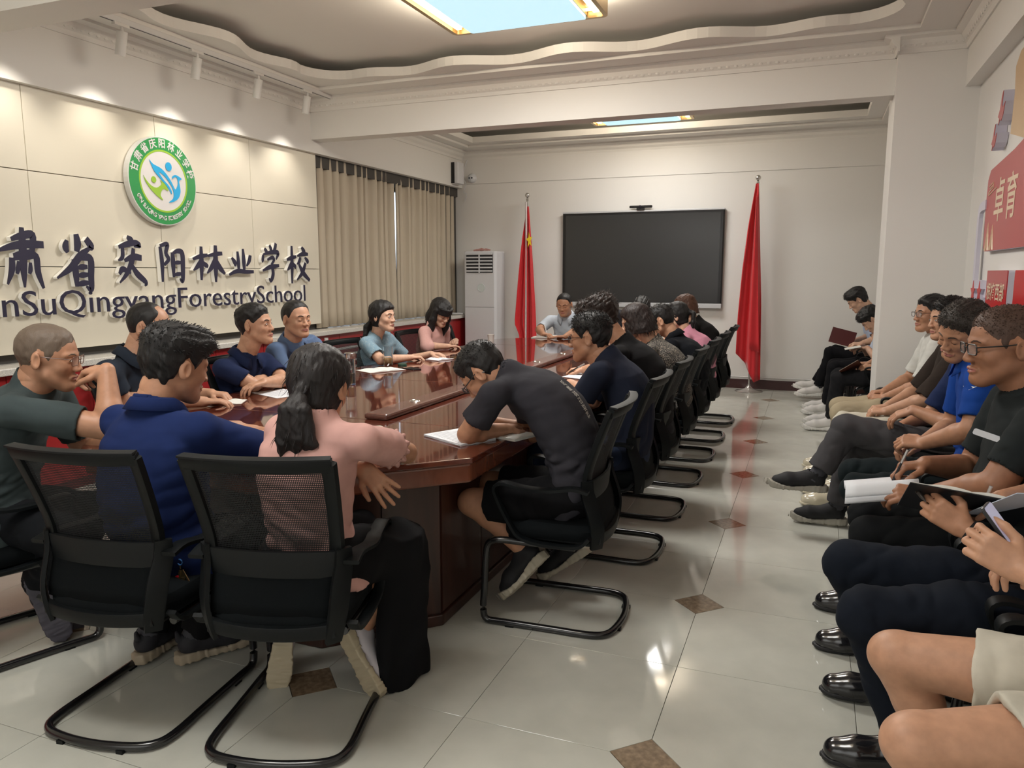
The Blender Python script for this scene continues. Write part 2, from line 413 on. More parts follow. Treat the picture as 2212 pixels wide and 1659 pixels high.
def hair_geo(sex, style, seed, res, grav=(0, 0, -1)):
    v0, sk, *_ = head_vol(sex, res if res in (.003, .0045) else .0045)
    big = style in ('bob', 'long', 'pony', 'ponyhi', 'curl', 'bob2')
    v = Vol((-.30 if big else -.15, -.15 if big else -.13, -.36 if style in ('long', 'pony', 'ponyhi') else -.19), (.15, .15 if big else .13, .18), v0.res)
    X, Y, Z = v.ax[0][:, None, None], v.ax[1][None, :, None], v.ax[2][None, None, :]
    # skull distance resampled on the hair grid
    def skull():
        w = Vol(v.lo, v.lo + (np.array(v.D.shape) - 1) * v.res, v.res); w.D[:] = .3
        w.ell((-.012, 0, .032), (.1, .079, .092)); w.ell((.03, 0, .0), (.066, .064, .1), k=.03); w.ell((.034, 0, -.06), (.055, .052, .055), k=.03)
        w.chain([(-.028, 0, -.055), (-.04, 0, -.12)], [.05, .046], k=.03)
        return w.D
    sd = skull()
    front = .066; t0 = .006; top = .012
    if style == 'buzz': t0, top, front = .0028, .006, .072
    if style == 'balding': t0, top, front = .005, .006, .085
    if style == 'short': t0, top = .006, .016
    if style in ('thick', 'spiky'): t0, top, front = .010, .026, .05
    if style == 'recede': t0, top, front = .005, .008, .082
    xs = [-.12, -.05, -.03, -.012, .0, .03, .045, .06, .078, .1]
    zs = [-.075, -.078, -.05, .02, .035, -.005, .02, .035, front - .008, front]
    if style in ('balding', 'recede'): zs = [-.075, -.078, -.05, .02, .035, -.0, .035, .07, .085, .09]
    zh = np.interp(v.ax[0], xs, zs)[:, None, None]
    side = ss(np.abs(Y), .03, .075)
    zh = zh + 0 * Y
    fade = ss(Z, zh - .004, zh + (.05 if style not in ('thick', 'spiky') else .035))
    tt = (t0 + (top - t0) * ss(Z, .03, .1)) * fade - .018 * (1 - ss(Z, zh - .012, zh + .004))
    if style == 'balding': tt = tt - .012 * ss(X, .0, .05) * ss(Z, .05, .09) * (1 - .8 * ss(np.abs(Y), .02, .05))
    if style in ('thick', 'spiky'): tt = tt + .012 * ss(X, .02, .09) * ss(Z, .055, .09)
    if style == 'curl': tt = (.016 + .024 * ss(Z, -.01, .06)) * ss(Z, zh - .004, zh + .02) - .018 * (1 - ss(Z, zh - .012, zh + .004)) + .012 * ss(X, .02, .09) * ss(Z, .04, .09)
    if style in ('bob', 'long', 'pony', 'ponyhi', 'bob2'):
        zz = np.interp(v.ax[0], [-.12, -.0, .02, .05, .08, .1], [-.085, -.085, -.02, .03, .055, .06])[:, None, None] + 0 * Y
        tt = (.013 + .006 * ss(Z, .05, .1)) * ss(Z, zz - .004, zz + .02) - .018 * (1 - ss(Z, zz - .012, zz + .004))
    v.D = (sd - tt).astype(np.float32)
    if style in ('bob', 'bob2'):
        zb = -.1 if style == 'bob' else -.085; w = .094 if style == 'bob' else .086
        v.fn((-.2, -.13, zb - .03), (.15, .13, .08), lambda X, Y, Z: np.maximum(np.maximum((np.sqrt(((X + .018) / (.122 if style == 'bob' else .112)) ** 2 + (Y / (w + .014 * ss(-Z, -.02, .07))) ** 2) - 1 + .45 * ss(Z, -.03, .10) ** 1.5) * .09, zb + .02 * ss(X, -.1, .06) - Z), Z - .07), k=.03)
        v.ell((.125, 0, -.055), (.085, .062, .115), k=.015, op='s')
        v.ell((.0, 0, -.14), (.06, .062, .09), k=.02, op='s')
    if style == 'long':
        for y in (-1, 1):
            v.chain([(.02, y * .078, .03), (.025, y * .09, -.06), (.035, y * .088, -.16), (.055, y * .07, -.25)], [.026, .03, .033, .02], k=.03)
        v.chain([(-.07, 0, .04), (-.09, 0, -.1), (-.1, 0, -.2)], [.06, .062, .04], k=.05)
        v.ell((.13, 0, -.06), (.07, .058, .095), k=.015, op='s')
        v.fn((.02, -.08, .0), (.15, .08, .1), lambda X, Y, Z: np.maximum(np.abs(np.sqrt(((X - .03) / .082) ** 2 + (Y / .075) ** 2) - 1) * .075 - .008, np.abs(Z - .055) - .035), k=.01)
    g = np.array(grav)
    if style == 'pony':   # low ponytail seen from behind
        v.ell((-.112, 0, -.03), (.02, .022, .02), k=.02)
        rg = np.random.RandomState(seed)
        for i in range(15):
            a = rg.uniform(-1, 1); b = rg.uniform(-1, 1)
            p0 = np.array([-.116, .004 * a, -.036]); bk = nrm(np.array([-1, 0, -.2]) - g * (np.array([-1, 0, -.2]) @ g)); L = .2 + .07 * rg.rand()
            v.chain([p0, p0 + bk * (.03 + .012 * b) + g * .05 + np.array([0, .03 * a, 0]), p0 + bk * (.03 + .02 * b) + g * (L * .6) + np.array([0, .05 * a, 0]), p0 + bk * (.012 + .02 * b) + g * L + np.array([0, .035 * a + .02, 0])], [.010, .017, .014, .0025], k=.007)
    if style == 'ponyhi':
        v.ell((-.12, 0, .015), (.02, .02, .02), k=.02)
        for i in range(5):
            a = (i - 2) / 2
            p0 = np.array([-.125, 0, .02]); o = np.array([0, .022 * a, 0])
            v.chain([p0, p0 + np.array([-.04, 0, .0]) + g * .03 + o * .5, p0 + np.array([-.04, 0, 0]) + g * .11 + o, p0 + np.array([-.03, 0, 0]) + g * .2 + o, p0 + np.array([-.025, 0, 0]) + g * (.25 + .02 * (i % 3)) + o], [.014, .018, .018, .013, .003], k=.008)
    fr = {'curl': 190, 'buzz': 300, 'balding': 300}.get(style, 230); am = {'curl': .0032, 'buzz': .0006, 'balding': .0006, 'recede': .0006, 'short': .0013, 'thick': .0024, 'spiky': .0026}.get(style, .0012)
    an = (1, 1, 1) if style == 'curl' else ((.25, 1, .35) if not big else (.8, 1, .12))
    v.noise(am, fr, seed, an)
    V, F = v.mesh()
    if style in ('bob', 'bob2', 'long'): V = laplace(V, F, 2, .4)
    return V, F
def strands(V, F, n, length, seed, flow=(0, 0, 0), thick=.0011, zmin=-.2, curl=0):
    rg = np.random.RandomState(seed); N = vnormals(V, F); ok = np.argwhere(V[:, 2] > zmin)[:, 0]
    ids = rg.choice(ok, n); OV = []; OF = []
    for i in ids:
        p = V[i]; d = nrm(N[i] + np.array(flow) + rg.normal(size=3) * .28); t = nrm(np.cross(d, rg.normal(size=3))); b = np.cross(d, t)
        L = length * rg.uniform(.5, 1.1); g = nrm(np.array(flow) + 1e-4) if np.any(flow) else 0
        q1 = p + d * L * .5; q2 = p + d * L * .85 + np.array([0, 0, -.25]) * L + (rg.normal(size=3) * curl * L)
        k = len(OV); w = thick
        OV += [p + t * w - d * .002, p - t * w * .5 + b * w - d * .002, p - t * w * .5 - b * w - d * .002, q1 + t * w * .8, q1 - t * w * .4 + b * w * .8, q1 - t * w * .4 - b * w * .8, q2]
        for a, b_ in ((0, 1), (1, 2), (2, 0)): OF += [(k + a, k + b_, k + b_ + 3), (k + a, k + b_ + 3, k + a + 3), (k + 3 + a, k + 3 + b_, k + 6)]
    return np.array(OV), np.array(OF)
def Rhead(yaw, pitch, roll):
    return np.array((Matrix.Rotation(R(yaw), 3, 'Z') @ Matrix.Rotation(R(pitch), 3, 'Y') @ Matrix.Rotation(R(roll), 3, 'X')))
# ---------------------------------------------------------------- people
SKIN = dict(a=(.50, .275, .175), b=(.44, .225, .135), c=(.60, .365, .255), d=(.33, .155, .088), e=(.55, .32, .21))
def skin_m(k): return mat('skin_' + {'a': 'medium', 'b': 'tan', 'c': 'light', 'd': 'brown', 'e': 'warm'}[k], SKIN[k], .48, sss=.06, var=.1, scale=35, bump=.15, bscale=500, bdist=.001, spec=.4)
def lip_m(): return mat('lips', (.42, .16, .13), .45)
def hair_m(c): return mat('hair_%02d_%02d_%02d' % tuple(int(x * 255) for x in c), c, .5, spec=.35, bump=.6, bscale=420, bdist=.002, stretch=(1, 1, .12))
def cloth_m(c, kind='plain'):
    n = 'cloth_%03d_%03d_%03d' % tuple(int(x * 999) for x in c)
    return mat(n, c, .9, spec=.18, var=.12, scale=9, bump=.25, bscale=900, bdist=.0006)
HANDS = {  # cumulative curl of the three finger joints in degrees, spread, thumb curl
    'flat': ((6, 10, 8), 1.1, 10), 'relax': ((22, 30, 22), 1.0, 20), 'curl': ((45, 55, 35), .9, 35), 'fist': ((70, 88, 60), .8, 45),
    'write': ((42, 62, 40), .75, 40), 'spread': ((12, 18, 10), 1.6, 8), 'hold': ((30, 45, 30), .95, 60), 'hang': ((25, 25, 15), 1.2, 15)}
def hand(v, Wp, f, n, side, pose='relax', sc=1.0):
    f = nrm(f); n = nrm(np.asarray(n) - f * np.dot(n, f)); s = np.cross(n, f) * (1 if side == 'R' else -1)
    (c1, c2, c3), sp, tc = HANDS[pose]; Wp = np.asarray(Wp, float)
    for i, (o, ln, fs) in enumerate(((.028, .95, .95), (.0095, 1, 1.06), (-.0095, .97, 1.0), (-.027, .9, .8))):
        K = Wp + f * .088 * ln * sc + s * o * sc
        v.cap(Wp + s * o * .75 * sc + f * .012, K, .0135 * sc, .0115 * sc, k=.009)
        d0 = nrm(f + s * (o * sp * 5.5)); p = K; ang = 0
        rr = [.0102, .0092, .0083, .0072]
        cc = (c1, c2, c3) if not (pose == 'write' and i > 1) else (60, 75, 40)
        for j, L in enumerate((.043, .026, .022)):
            ang += R(cc[j]); d = d0 * math.cos(ang) - n * math.sin(ang); q = p + d * L * fs * sc
            v.cap(p, q, rr[j] * sc, rr[j + 1] * sc, k=.002 if j == 0 else .003); p = q
    b = Wp + f * .018 * sc + s * .02 * sc; d = nrm(s * .75 + f * .6 - n * .35); q = b + d * .042 * sc
    v.cap(b, q, .015 * sc, .0125 * sc, k=.012)
    a = R(tc); d2 = nrm(f * math.cos(a * .5) * .9 + s * .35 * math.cos(a) - n * .5 * math.sin(a)); q2 = q + d2 * .034 * sc; v.cap(q, q2, .0122 * sc, .0108 * sc, k=.004)
    d3 = nrm(d2 * .9 - s * .45 * math.sin(a) - n * .2); v.cap(q2, q2 + d3 * .026 * sc, .0108 * sc, .0085 * sc, k=.003)
def ik(A, B, l1, l2, pole):
    A = np.asarray(A, float); B = np.asarray(B, float); d = B - A; L = np.linalg.norm(d); u = d / L
    if L > (l1 + l2) * .995: k = L / (l1 + l2); l1 *= k * 1.01; l2 *= k * 1.01
    x = (l1 * l1 - l2 * l2 + L * L) / (2 * L); h = math.sqrt(max(l1 * l1 - x * x, 0))
    p = np.asarray(pole, float); p = nrm(p - u * (p @ u)); return A + u * x + p * h
_shoe = {}
def shoe_geo(kind, side):
    """canonical shoe: heel at x=0, toe at +x, sole bottom z=0"""
    if (kind, side) in _shoe: return _shoe[(kind, side)]
    v = Vol((-.03, -.07, -.01), (.31, .07, .16), .005); m = 1 if side == 'L' else -1
    lea = kind == 'leather'; zt = .03 if not lea else .022
    v.chain([(.035, 0, zt + .03), (.1, 0, zt + .03), (.19, m * .006, zt + .018), (.245, m * .008, zt + .008)], [.036, .038, .041, .036 if lea else .032], k=.02)
    if lea: v.chain([(.1, m * .004, .03), (.2, m * .012, .028), (.25, m * .009, .028)], [.034, .038, .028], k=.02)
    v.chain([(.045, 0, .07), (.055, 0, .095)], [.038, .042], k=.02)
    v.chain([(.09, 0, .085), (.17, 0, .055)], [.026, .02], k=.02)
    if not lea: v.cap((.0, 0, .09), (-.005, 0, .12), .012, .007, k=.012)
    v.cap((.055, 0, .085), (.045, 0, .16), .034, .038, k=.004, op='s')
    v.plane((0, 0, zt - .012), (0, 0, -1))
    up = v.mesh()
    w = Vol((-.03, -.075, -.02), (.32, .075, .07), .005); h = .03 if not lea else .016
    def sole(X, Y, Z):
        c = m * .008 * np.clip((X - .08) / .15, 0, 1.2); hw = (.84 if lea else 1) * np.interp(X.ravel(), [-.02, -.01, .03, .1, .2, .245, .27, .286, .293], [.0, .026, .038, .036, .048, .046, .038, .022, .0]).reshape(X.shape)
        top = h + (.008 if not lea else 0) * np.cos((X - .02) * 22) + .01 * np.clip((X - .24) / .05, 0, 1) * (0 if lea else 1)
        if lea: top = top + .0 * X
        bot = (.004 if lea else .012) * np.clip((X - .22) / .08, 0, 1) ** 2 + (.0 if not lea else .012 * ss(X, .09, .1) * (1 - ss(X, .14, .16)))
        return np.maximum(np.maximum(np.abs(Y - c) - hw, (Z - top)), bot - Z) + .0035
    w.fn((-.03, -.075, -.02), (.32, .075, .07), lambda X, Y, Z: sole(X, Y, Z) - .0035)
    if not lea: w.noise(.0012, 300, 3, (1, .2, .3))
    so = w.mesh(); _shoe[(kind, side)] = (up, so); return _shoe[(kind, side)]
PEOPLE = {}
def person(key, label, H, yaw, pel, face, pitch=0, roll=0, sex='m', sk='a', hair='short', hcol=(.012, .011, .011), N=None, near=1, arms={}, legs=None,
           shirt=(.1, .1, .1), trous=(.02, .02, .025), sleeve=.62, sl_w=1.0, collar='tee', size=1.0, fat=0, bow=.045, shoes=None, eyes='down', facefeat=True,
           shirt_mat=None, skinleg=None, tuck=False, glasses=None, group=None, extra=None, pelz=.53, hem=0, shoulder_drop=.045, twist=0, sh_shift=(0, 0), hscale=1.0, trou_w=1.0, no_legs=False, strand=None):
    rs = {2: .004, 1: .0052, 0: .007}[near]; rc = {2: .0062, 1: .0085, 0: .0115}[near]; hres = .003 if near == 2 else .0045
    H = np.array(H, float); pel3 = np.array([pel[0], pel[1], pelz]); root = thing('person', label, 'person', (pel[0], pel[1], 0), 0, group); off = (pel[0], pel[1], 0)
    Rm = Rhead(yaw, pitch, roll); fem = sex == 'f'; hs = size * hscale * (.96 if fem else 1.0)
    F = np.array([math.cos(R(face)), math.sin(R(face)), 0]); Lf = np.array([-F[1], F[0], 0])
    tw = np.array([math.cos(R(face + twist)), math.sin(R(face + twist)), 0]); Lt = np.array([-tw[1], tw[0], 0])
    J = H + Rm @ np.array([-.035, 0, -.08]) * hs
    if N is None: N = J + .095 * size * nrm(nrm(pel3 - J) - F * .28)
    N = np.array(N, float)
    sw = (.185 if not fem else .162) * size * (1 + fat * .3)
    up = nrm(N - pel3); Ft = nrm(np.cross(Lt, up)); Ft = Ft if Ft @ F > 0 else -Ft
    SH = {s: N + Lt * sg * sw - up * shoulder_drop * size + Ft * (.015 + sh_shift[0]) for s, sg in (('L', 1), ('R', -1))}
    ua, fa = .285 * size, .25 * size
    A = {}
    for s, sg in (('L', 1), ('R', -1)):
        a = arms.get(s)
        if a is None: A[s] = None; continue
        Wp = np.array(a['w'], float); pole = a.get('pole', -up * .9 + Lf * sg * .7 - F * .2)
        E_ = np.array(a['e'], float) if 'e' in a else ik(SH[s], Wp, ua, fa, pole)
        A[s] = (E_, Wp, a)
    # --- body
    hv, skd, HV, HF, lip, surfx = head_vol(sex, hres)
    sxyz = np.array([1, 1 + fat * .35, 1]) * hs
    HW = (HV * sxyz) @ Rm.T + H
    pts = [SH['L'], SH['R'], N, J] + [q for s in A if A[s] for q in A[s][:2]] + [A[s][1] + nrm(A[s][2]['f']) * .2 for s in A if A[s]] + [N - up * .12]
    LG = None
    if legs:
        LG = {}
        for s, sg in (('L', 1), ('R', -1)):
            hp = pel3 + Lf * sg * .085 * size + F * .02; kn, an = np.array(legs[s]['k'], float), np.array(legs[s]['a'], float); LG[s] = (hp, kn, an)
        if skinleg:
            for s in 'LR': pts += list(LG[s])
    P = np.array(pts); v = Vol(P.min(0) - .08, P.max(0) + .08, rs)
    nr = (.046 if fem else .055) * hs * (1 + fat * .25)
    v.chain([J + Rm @ np.array([.0, 0, .03]), J, N, N - up * .1], [nr * .9, nr, nr * 1.05, nr * 1.15], k=.02)
    for s in 'LR': v.cap(N - up * .06, SH[s], .034 * size, .04 * size, k=.02)
    for s, sg in (('L', 1), ('R', -1)):
        if not A[s]: continue
        E_, Wp, a = A[s]; q = (.86 if fem else 1) * size * (1 + fat * .35)
        v.cap(SH[s], E_, .05 * q, .043 * q, k=.01)
        M_ = E_ + (Wp - E_) * .3; n_ = nrm(a.get('n', (0, 0, 1)))
        fdir = nrm(Wp - E_); nn = nrm(n_ - fdir * (n_ @ fdir))
        v.chain([E_, M_, Wp + nrm(a['f']) * .005], [.041 * q, .043 * q, .027 * q], k=.012)
        if a.get('hand', 1): hand(v, Wp, a['f'], n_, s, a.get('pose', 'relax'), (.9 if fem else 1) * size)
    if skinleg and LG:
        for s in 'LR':
            hp, kn, an = LG[s]; q = (.93 if fem else 1) * size * (1 + fat * .4) * trou_w
            mid = hp + (kn - hp) * .5; calf = kn + (an - kn) * .3
            bk = nrm(np.cross(an - kn, Lf)); bk = bk if bk @ F < 0 else -bk
            v.chain([hp, mid, kn - (kn - hp) * .06], [.088 * q, .078 * q, .06 * q], k=.02)
            v.chain([kn, calf + bk * .012, an], [.056 * q, .054 * q, .036 * q], k=.02); v.ell(kn + nrm(kn - hp) * .006, (.05 * q,) * 3, k=.02)
    V, Fq = v.mesh()
    V = laplace(V, Fq, 1, .3)
    VV = np.concatenate([V, HW]); FF = np.concatenate([Fq, HF + len(V)]); mi = np.concatenate([np.zeros(len(Fq), int), lip])
    skm = skin_m(sk); body = meshobj('body', VV, FF, [skm, lip_m()], root, True, mi, off)
    # --- hair
    if hair:
        hV, hF = hair_geo(sex, hair, hash_(key), hres, tuple(Rm.T @ np.array([0, 0, -1.])))
        T = np.zeros((0, 3), int)
        stn = strand if strand is not None else {'spiky': (900, .019), 'thick': (700, .016), 'curl': (1500, .022), 'short': (500, .008), 'buzz': (0, .005), 'pony': (160, .04), 'long': (300, .04), 'bob': (1100, .045), 'bob2': (900, .03)}.get(hair, (0, 0))
        if stn[0] and near >= 1:
            ok = hV
            sV, sF = strands(hV, hF, stn[0] if near == 2 else stn[0] // 2, stn[1], hash_(key) + 1, flow=(0, 0, -2.6) if hair in ('pony', 'long', 'bob', 'bob2') else ((.7, 0, .1) if hair in ('thick', 'spiky') else (0, 0, 0)), zmin=.045 if hair not in ('pony', 'bob', 'bob2', 'long') else -.3, curl=.5 if hair == 'curl' else .1, thick=.0012)
            T = sF + len(hV); hV = np.concatenate([hV, sV])
        meshobj('hair', (hV * sxyz) @ Rm.T + H, (hF, T), hair_m(hcol), root, True, None, off)
    # --- face details
    def loc(p): return (np.asarray(p) * sxyz) @ Rm.T + H
    if facefeat:
        for y in (-1, 1):
            b = MB(); pp = [(surfx(y * q, z) - .0002, y * q, z) for q, z in ((.013, .022), (.024, .0265), (.036, .027), (.048, .022))]
            b.sweep([loc(p) for p in pp], [(-.0012, .0018), (.0012, .0032), (.0016, 0), (.0012, -.0026), (-.0012, -.002)], up=Rm @ np.array([0, 0, 1]), scale=[.9, 1.2, 1.05, .5])
            b.build('eyebrow', hair_m(hcol), root, True, fix=False)
        dark = mat('iris_dark', (.015, .01, .008), .15); wh = mat('eye_white', (.7, .68, .64), .25)
        for y in (-1, 1):
            e = MB(); zz = -.0035 if eyes == 'down' else .0045
            pts_ = [(.018, zz - .001), (.024, zz - (.003 if eyes == 'down' else -.002)), (.031, zz - (.004 if eyes == 'down' else -.0028)), (.038, zz - (.003 if eyes == 'down' else -.001)), (.044, zz + .001 if eyes == 'down' else zz - .004)]
            e.tube([loc((surfx(y * q, z) + .0002, y * q, z)) for q, z in pts_], .0013 * size, 5, 0, scale=[.5, 1, 1.1, 1, .5])
            if eyes == 'open':
                sx = surfx(y * .031, .001)
                M = Matrix(Rm).to_4x4(); M.translation = Vector(loc((sx - .001, y * .031, .0005)))
                e.sphere((0, 0, 0), (.0022, .0112, .0045), 8, 6, 1, M); e.sphere((.001, 0, .0004), (.002, .0046, .0044), 8, 6, 0, M)
            e.build('eye', [dark, wh], root, True, fix=False)
        m_ = MB(); m_.tube([loc((surfx(y, -.0665) + .0006, y, -.0665 + abs(y) * .04)) for y in (-.023, -.012, 0, .012, .023)], .0011, 5, scale=[.5, 1, 1, 1, .5])
        m_.build('mouth_line', mat('mouth', (.16, .05, .04), .5), root, True, fix=False)
    if glasses:
        gc, thin = glasses; g = MB(); Rmat = Rm
        zc = .002; xf = .1165
        for y in (-1, 1):
            w, h = .0245, .0165
            ring = [loc((xf - abs(yy + y * .034) * .16, y * .034 + yy, zc + z2)) for yy, z2 in rrect(2 * w, 2 * h, .009, 3)]
            ring = [loc((xf - .004 - abs(y * .034 + yy) * .12, y * .034 + yy, zc + z2)) for yy, z2 in rrect(2 * w, 2 * h, .009, 3)]
            g.tube(ring, thin, 6, 0, closed=True)
            g.tube([loc((xf - .012, y * .058, zc + .008)), loc((.03, y * .083, .012)), loc((-.0, y * .0865, .014)), loc((-.03, y * .085, -.012))], thin * 1.05, 6)
        g.tube([loc((xf - .004, -.009, zc + .004)), loc((xf + .001, 0, zc + .007)), loc((xf - .004, .009, zc + .004))], thin, 6)
        go = g.build('glasses', mat('frame_%d' % int(gc[0] * 99), gc, .3), root, True, fix=False)
        l = MB()
        for y in (-1, 1):
            pl = [loc((xf - .004 - abs(y * .034 + yy) * .12, y * .034 + yy, zc + z2)) for yy, z2 in rrect(.047, .031, .009, 3)]
            l.add(pl, [list(range(len(pl)))])
        l.build('lens', mat('lens_glass', (.95, .97, 1), .03, alpha=.12, spec=.8), go, False, fix=False)
    # --- shirt
    q = size * (.9 if fem else 1) ; ln = np.linalg.norm(N - pel3); U0 = (N - pel3) / ln
    ts = [-.12, 0, .2, .45, .65, .82, .93, 1.0, 1.06]
    rx = np.array([.178, .176, .160, .164, .170, .170, .138, .092, .06]) * q * (1 + fat * .8)
    ry = np.array([.125, .128, .118 + fat * .1, .12 + fat * .12, .122 + fat * .06, .112, .09, .072, .055]) * q * (1 + fat * .6)
    if fem: rx = rx * np.array([1.06, 1.05, .93, .95, .97, .97, .97, 1, 1]); ry = ry * np.array([1.05, 1, .95, 1.02, 1.12, 1.08, 1, 1, 1])
    pts = [pel3, N, SH['L'], SH['R']]
    for s in A:
        if A[s]: pts.append(A[s][0] if sleeve <= 1 else A[s][1])
    P = np.array(pts); v = Vol(P.min(0) - .24, P.max(0) + .17, rc)
    Lx = nrm(Lf + Lt)
    Fx = nrm(np.cross(Lx, U0)); Fx = Fx if Fx @ F > 0 else -Fx
    def torso(X, Y, Z):
        px, py, pz = X - pel3[0], Y - pel3[1], Z - pel3[2]
        w = px * U0[0] + py * U0[1] + pz * U0[2]; t = w / ln
        o = -bow * 4 * t * (1 - t); u = px * Lx[0] + py * Lx[1] + pz * Lx[2]; f = px * Fx[0] + py * Fx[1] + pz * Fx[2] - o
        a = np.interp(t, ts, rx); b = np.interp(t, ts, ry)
        g = ((np.abs(u) / a) ** 2.3 + (np.abs(f) / b) ** 2.3) ** (1 / 2.3)
        d = (g - 1) * np.minimum(a, b) * .92
        return np.maximum(np.maximum(d, -w - .06 - hem), w - ln - .012)
    v.fn(P.min(0) - .23, P.max(0) + .16, torso)
    v.cap(N - up * .12, N + nrm(J - N) * .01, nr * 1.25 + .012, nr * 1.12 + .010, k=.02)
    later = []
    for s, sg in (('L', 1), ('R', -1)):
        v.cap(N - up * .030 - Ft * .01, SH[s], .054 * q, .056 * q, k=.035)
        if not A[s]: v.cap(SH[s], SH[s] - up * .2 + Lf * sg * .03, .06 * q, .055 * q, k=.03); continue
        E_, Wp, a = A[s]; full = sleeve > 1
        C = SH[s] + (E_ - SH[s]) * min(sleeve, 1); ax = nrm(E_ - SH[s]); r1 = .062 * q * sl_w * (1 + fat * .3)
        if full:
            C2 = E_ + (Wp - E_) * (sleeve - 1); ax2 = nrm(Wp - E_)
            v.cap(SH[s], E_, .062 * q, .055 * q * sl_w, k=.035); v.cap(E_, C2 + ax2 * .03, .054 * q * sl_w, .044 * q * sl_w, k=.02, cut=[(C2, ax2)])
            later.append((C2 - ax2 * .02, C2 + ax2 * .04, .034 * q, .034 * q))
        else:
            v.cap(SH[s], C + ax * .05, .060 * q * (1 + fat * .2), r1, k=.022, cut=[(C, ax)])
            later.append((C - ax * .0, C + ax * .07, r1 - .013, r1 - .008))
    v.noise(.0022 * q, 24, hash_(key) % 97, (1, 1, .75)); zc_ = pel3[2] + ln * .22
    v.noise(.0042 * q, 46, hash_(key) % 89 + 5, (.8, .8, 1.3), ridge=True, mask=lambda X, Y, Z: .22 + .78 * np.exp(-((Z - zc_) / .11) ** 2))
    for l_ in later: v.cap(*l_, k=.002, op='s')
    # neckline
    nd = nrm(nrm(J - N) + up * .9)
    cr = nr * (1.07 if collar != 'wide' else 1.3)
    if collar in ('tee', 'wide', 'polo', 'shirt'):
        pn = nrm(nd + Fx * (.55 if collar == 'wide' else .42)); pc = N + nd * (.048 if collar != 'wide' else .02)
        v.cap(N - up * .05, N + nd * .09, cr + .022, cr + .007, k=.02, cut=[(pc, pn)])
        v.cap(N - nd * .02, N + nd * .13, cr + .001, cr + .001, k=.003, op='s', cut=[(pc - pn * .022, -pn)])
    if collar == 'vee' or fem and collar == 'tee': v.cap(N + Fx * .07 - up * .04, N + nd * .05 + Fx * .09, .02, .055, k=.01, op='s'); v.cap(N + nd * .025, N + nd * .12, cr, cr * 1.15, k=.008, op='s')
    V, Fq = v.mesh(); V = laplace(V, Fq, 1, .4)
    sm = shirt_mat or cloth_m(shirt)
    so = meshobj('shirt' if not fem else 'blouse', V, Fq, sm, root, True, None, off)
    if collar in ('polo', 'shirt'):
        cM = MB(); ring = []; n_ = 18
        cx = nrm(Fx - nd * (Fx @ nd)); cy = np.cross(nd, cx)
        for i in range(n_ + 1):
            a = R(22) + (2 * math.pi - R(44)) * i / n_; ring.append(a)
        V_ = []; 
        for a in ring:
            d = cx * math.cos(a) + cy * math.sin(a); fr = max(0, math.cos(a))
            bz = N + cx * .012 + nd * (.026 - .045 * fr)
            V_ += [bz + d * (cr + .010) - nd * .01, bz + d * (cr + .009) + nd * .034, bz + d * (cr + .024) + nd * .030, bz + d * (cr + .046 + .014 * fr) - nd * (.010 + .016 * fr)]
        F_ = [(i * 4 + j, (i + 1) * 4 + j, (i + 1) * 4 + j + 1, i * 4 + j + 1) for i in range(n_) for j in range(3)]
        cM.add(V_, F_); o = cM.build('collar', sm, root, True, fix=False, solid=.003); o.data.transform(Matrix.Translation((-off[0], -off[1], 0)))
    elif near >= 1:
        cM = MB(); cx = nrm(Fx - nd * (Fx @ nd)); cy = np.cross(nd, cx)
    # --- trousers
    if LG is not None and not no_legs:
        pts = [pel3]; 
        for s in 'LR': pts += list(LG[s])
        P = np.array(pts); v = Vol(P.min(0) - .17, P.max(0) + .16, rc)
        M = np.stack([F, Lf, np.array([0, 0, 1])], 1); later = []
        v.ell(pel3 + F * .0, (.125 * q, .172 * q * (1 + fat * .4), .115 * q), M=M)
        for s in 'LR':
            hp, kn, an = LG[s]; short = skinleg and skinleg < 1; k_ = q * trou_w * (1 + fat * .2)
            if skinleg:   # shorts: cut part-way down the thigh
                ax = nrm(kn - hp); C = hp + (kn - hp) * skinleg
                v.cap(hp, C + ax * .05, .1 * k_, .09 * k_, k=.03, cut=[(C, ax)]); later.append((C - ax * .02, C + ax * .05, .076 * k_, .079 * k_))
            else:
                ax = nrm(an - kn); C = an - ax * (legs.get('cuff', .03))
                mid = hp + (kn - hp) * .55
                v.chain([hp, mid, kn], [.096 * k_, .083 * k_, .068 * k_], k=.03)
                v.cap(kn, C + ax * .05, .066 * k_, .06 * k_, k=.03, cut=[(C, ax)])
                later.append((C - ax * .03, C + ax * .06, .047 * k_, .05 * k_))
        v.noise(.0022 * q, 24, hash_(key) % 83 + 1); v.noise(.0022, 52, hash_(key) % 71, (1, .5, 1), ridge=True)
        for l_ in later: v.cap(*l_, k=.002, op='s')
        V, Fq = v.mesh(); V = laplace(V, Fq, 1, .4)
        meshobj('shorts' if skinleg else 'trousers', V, Fq, cloth_m(trous), root, True, None, off)
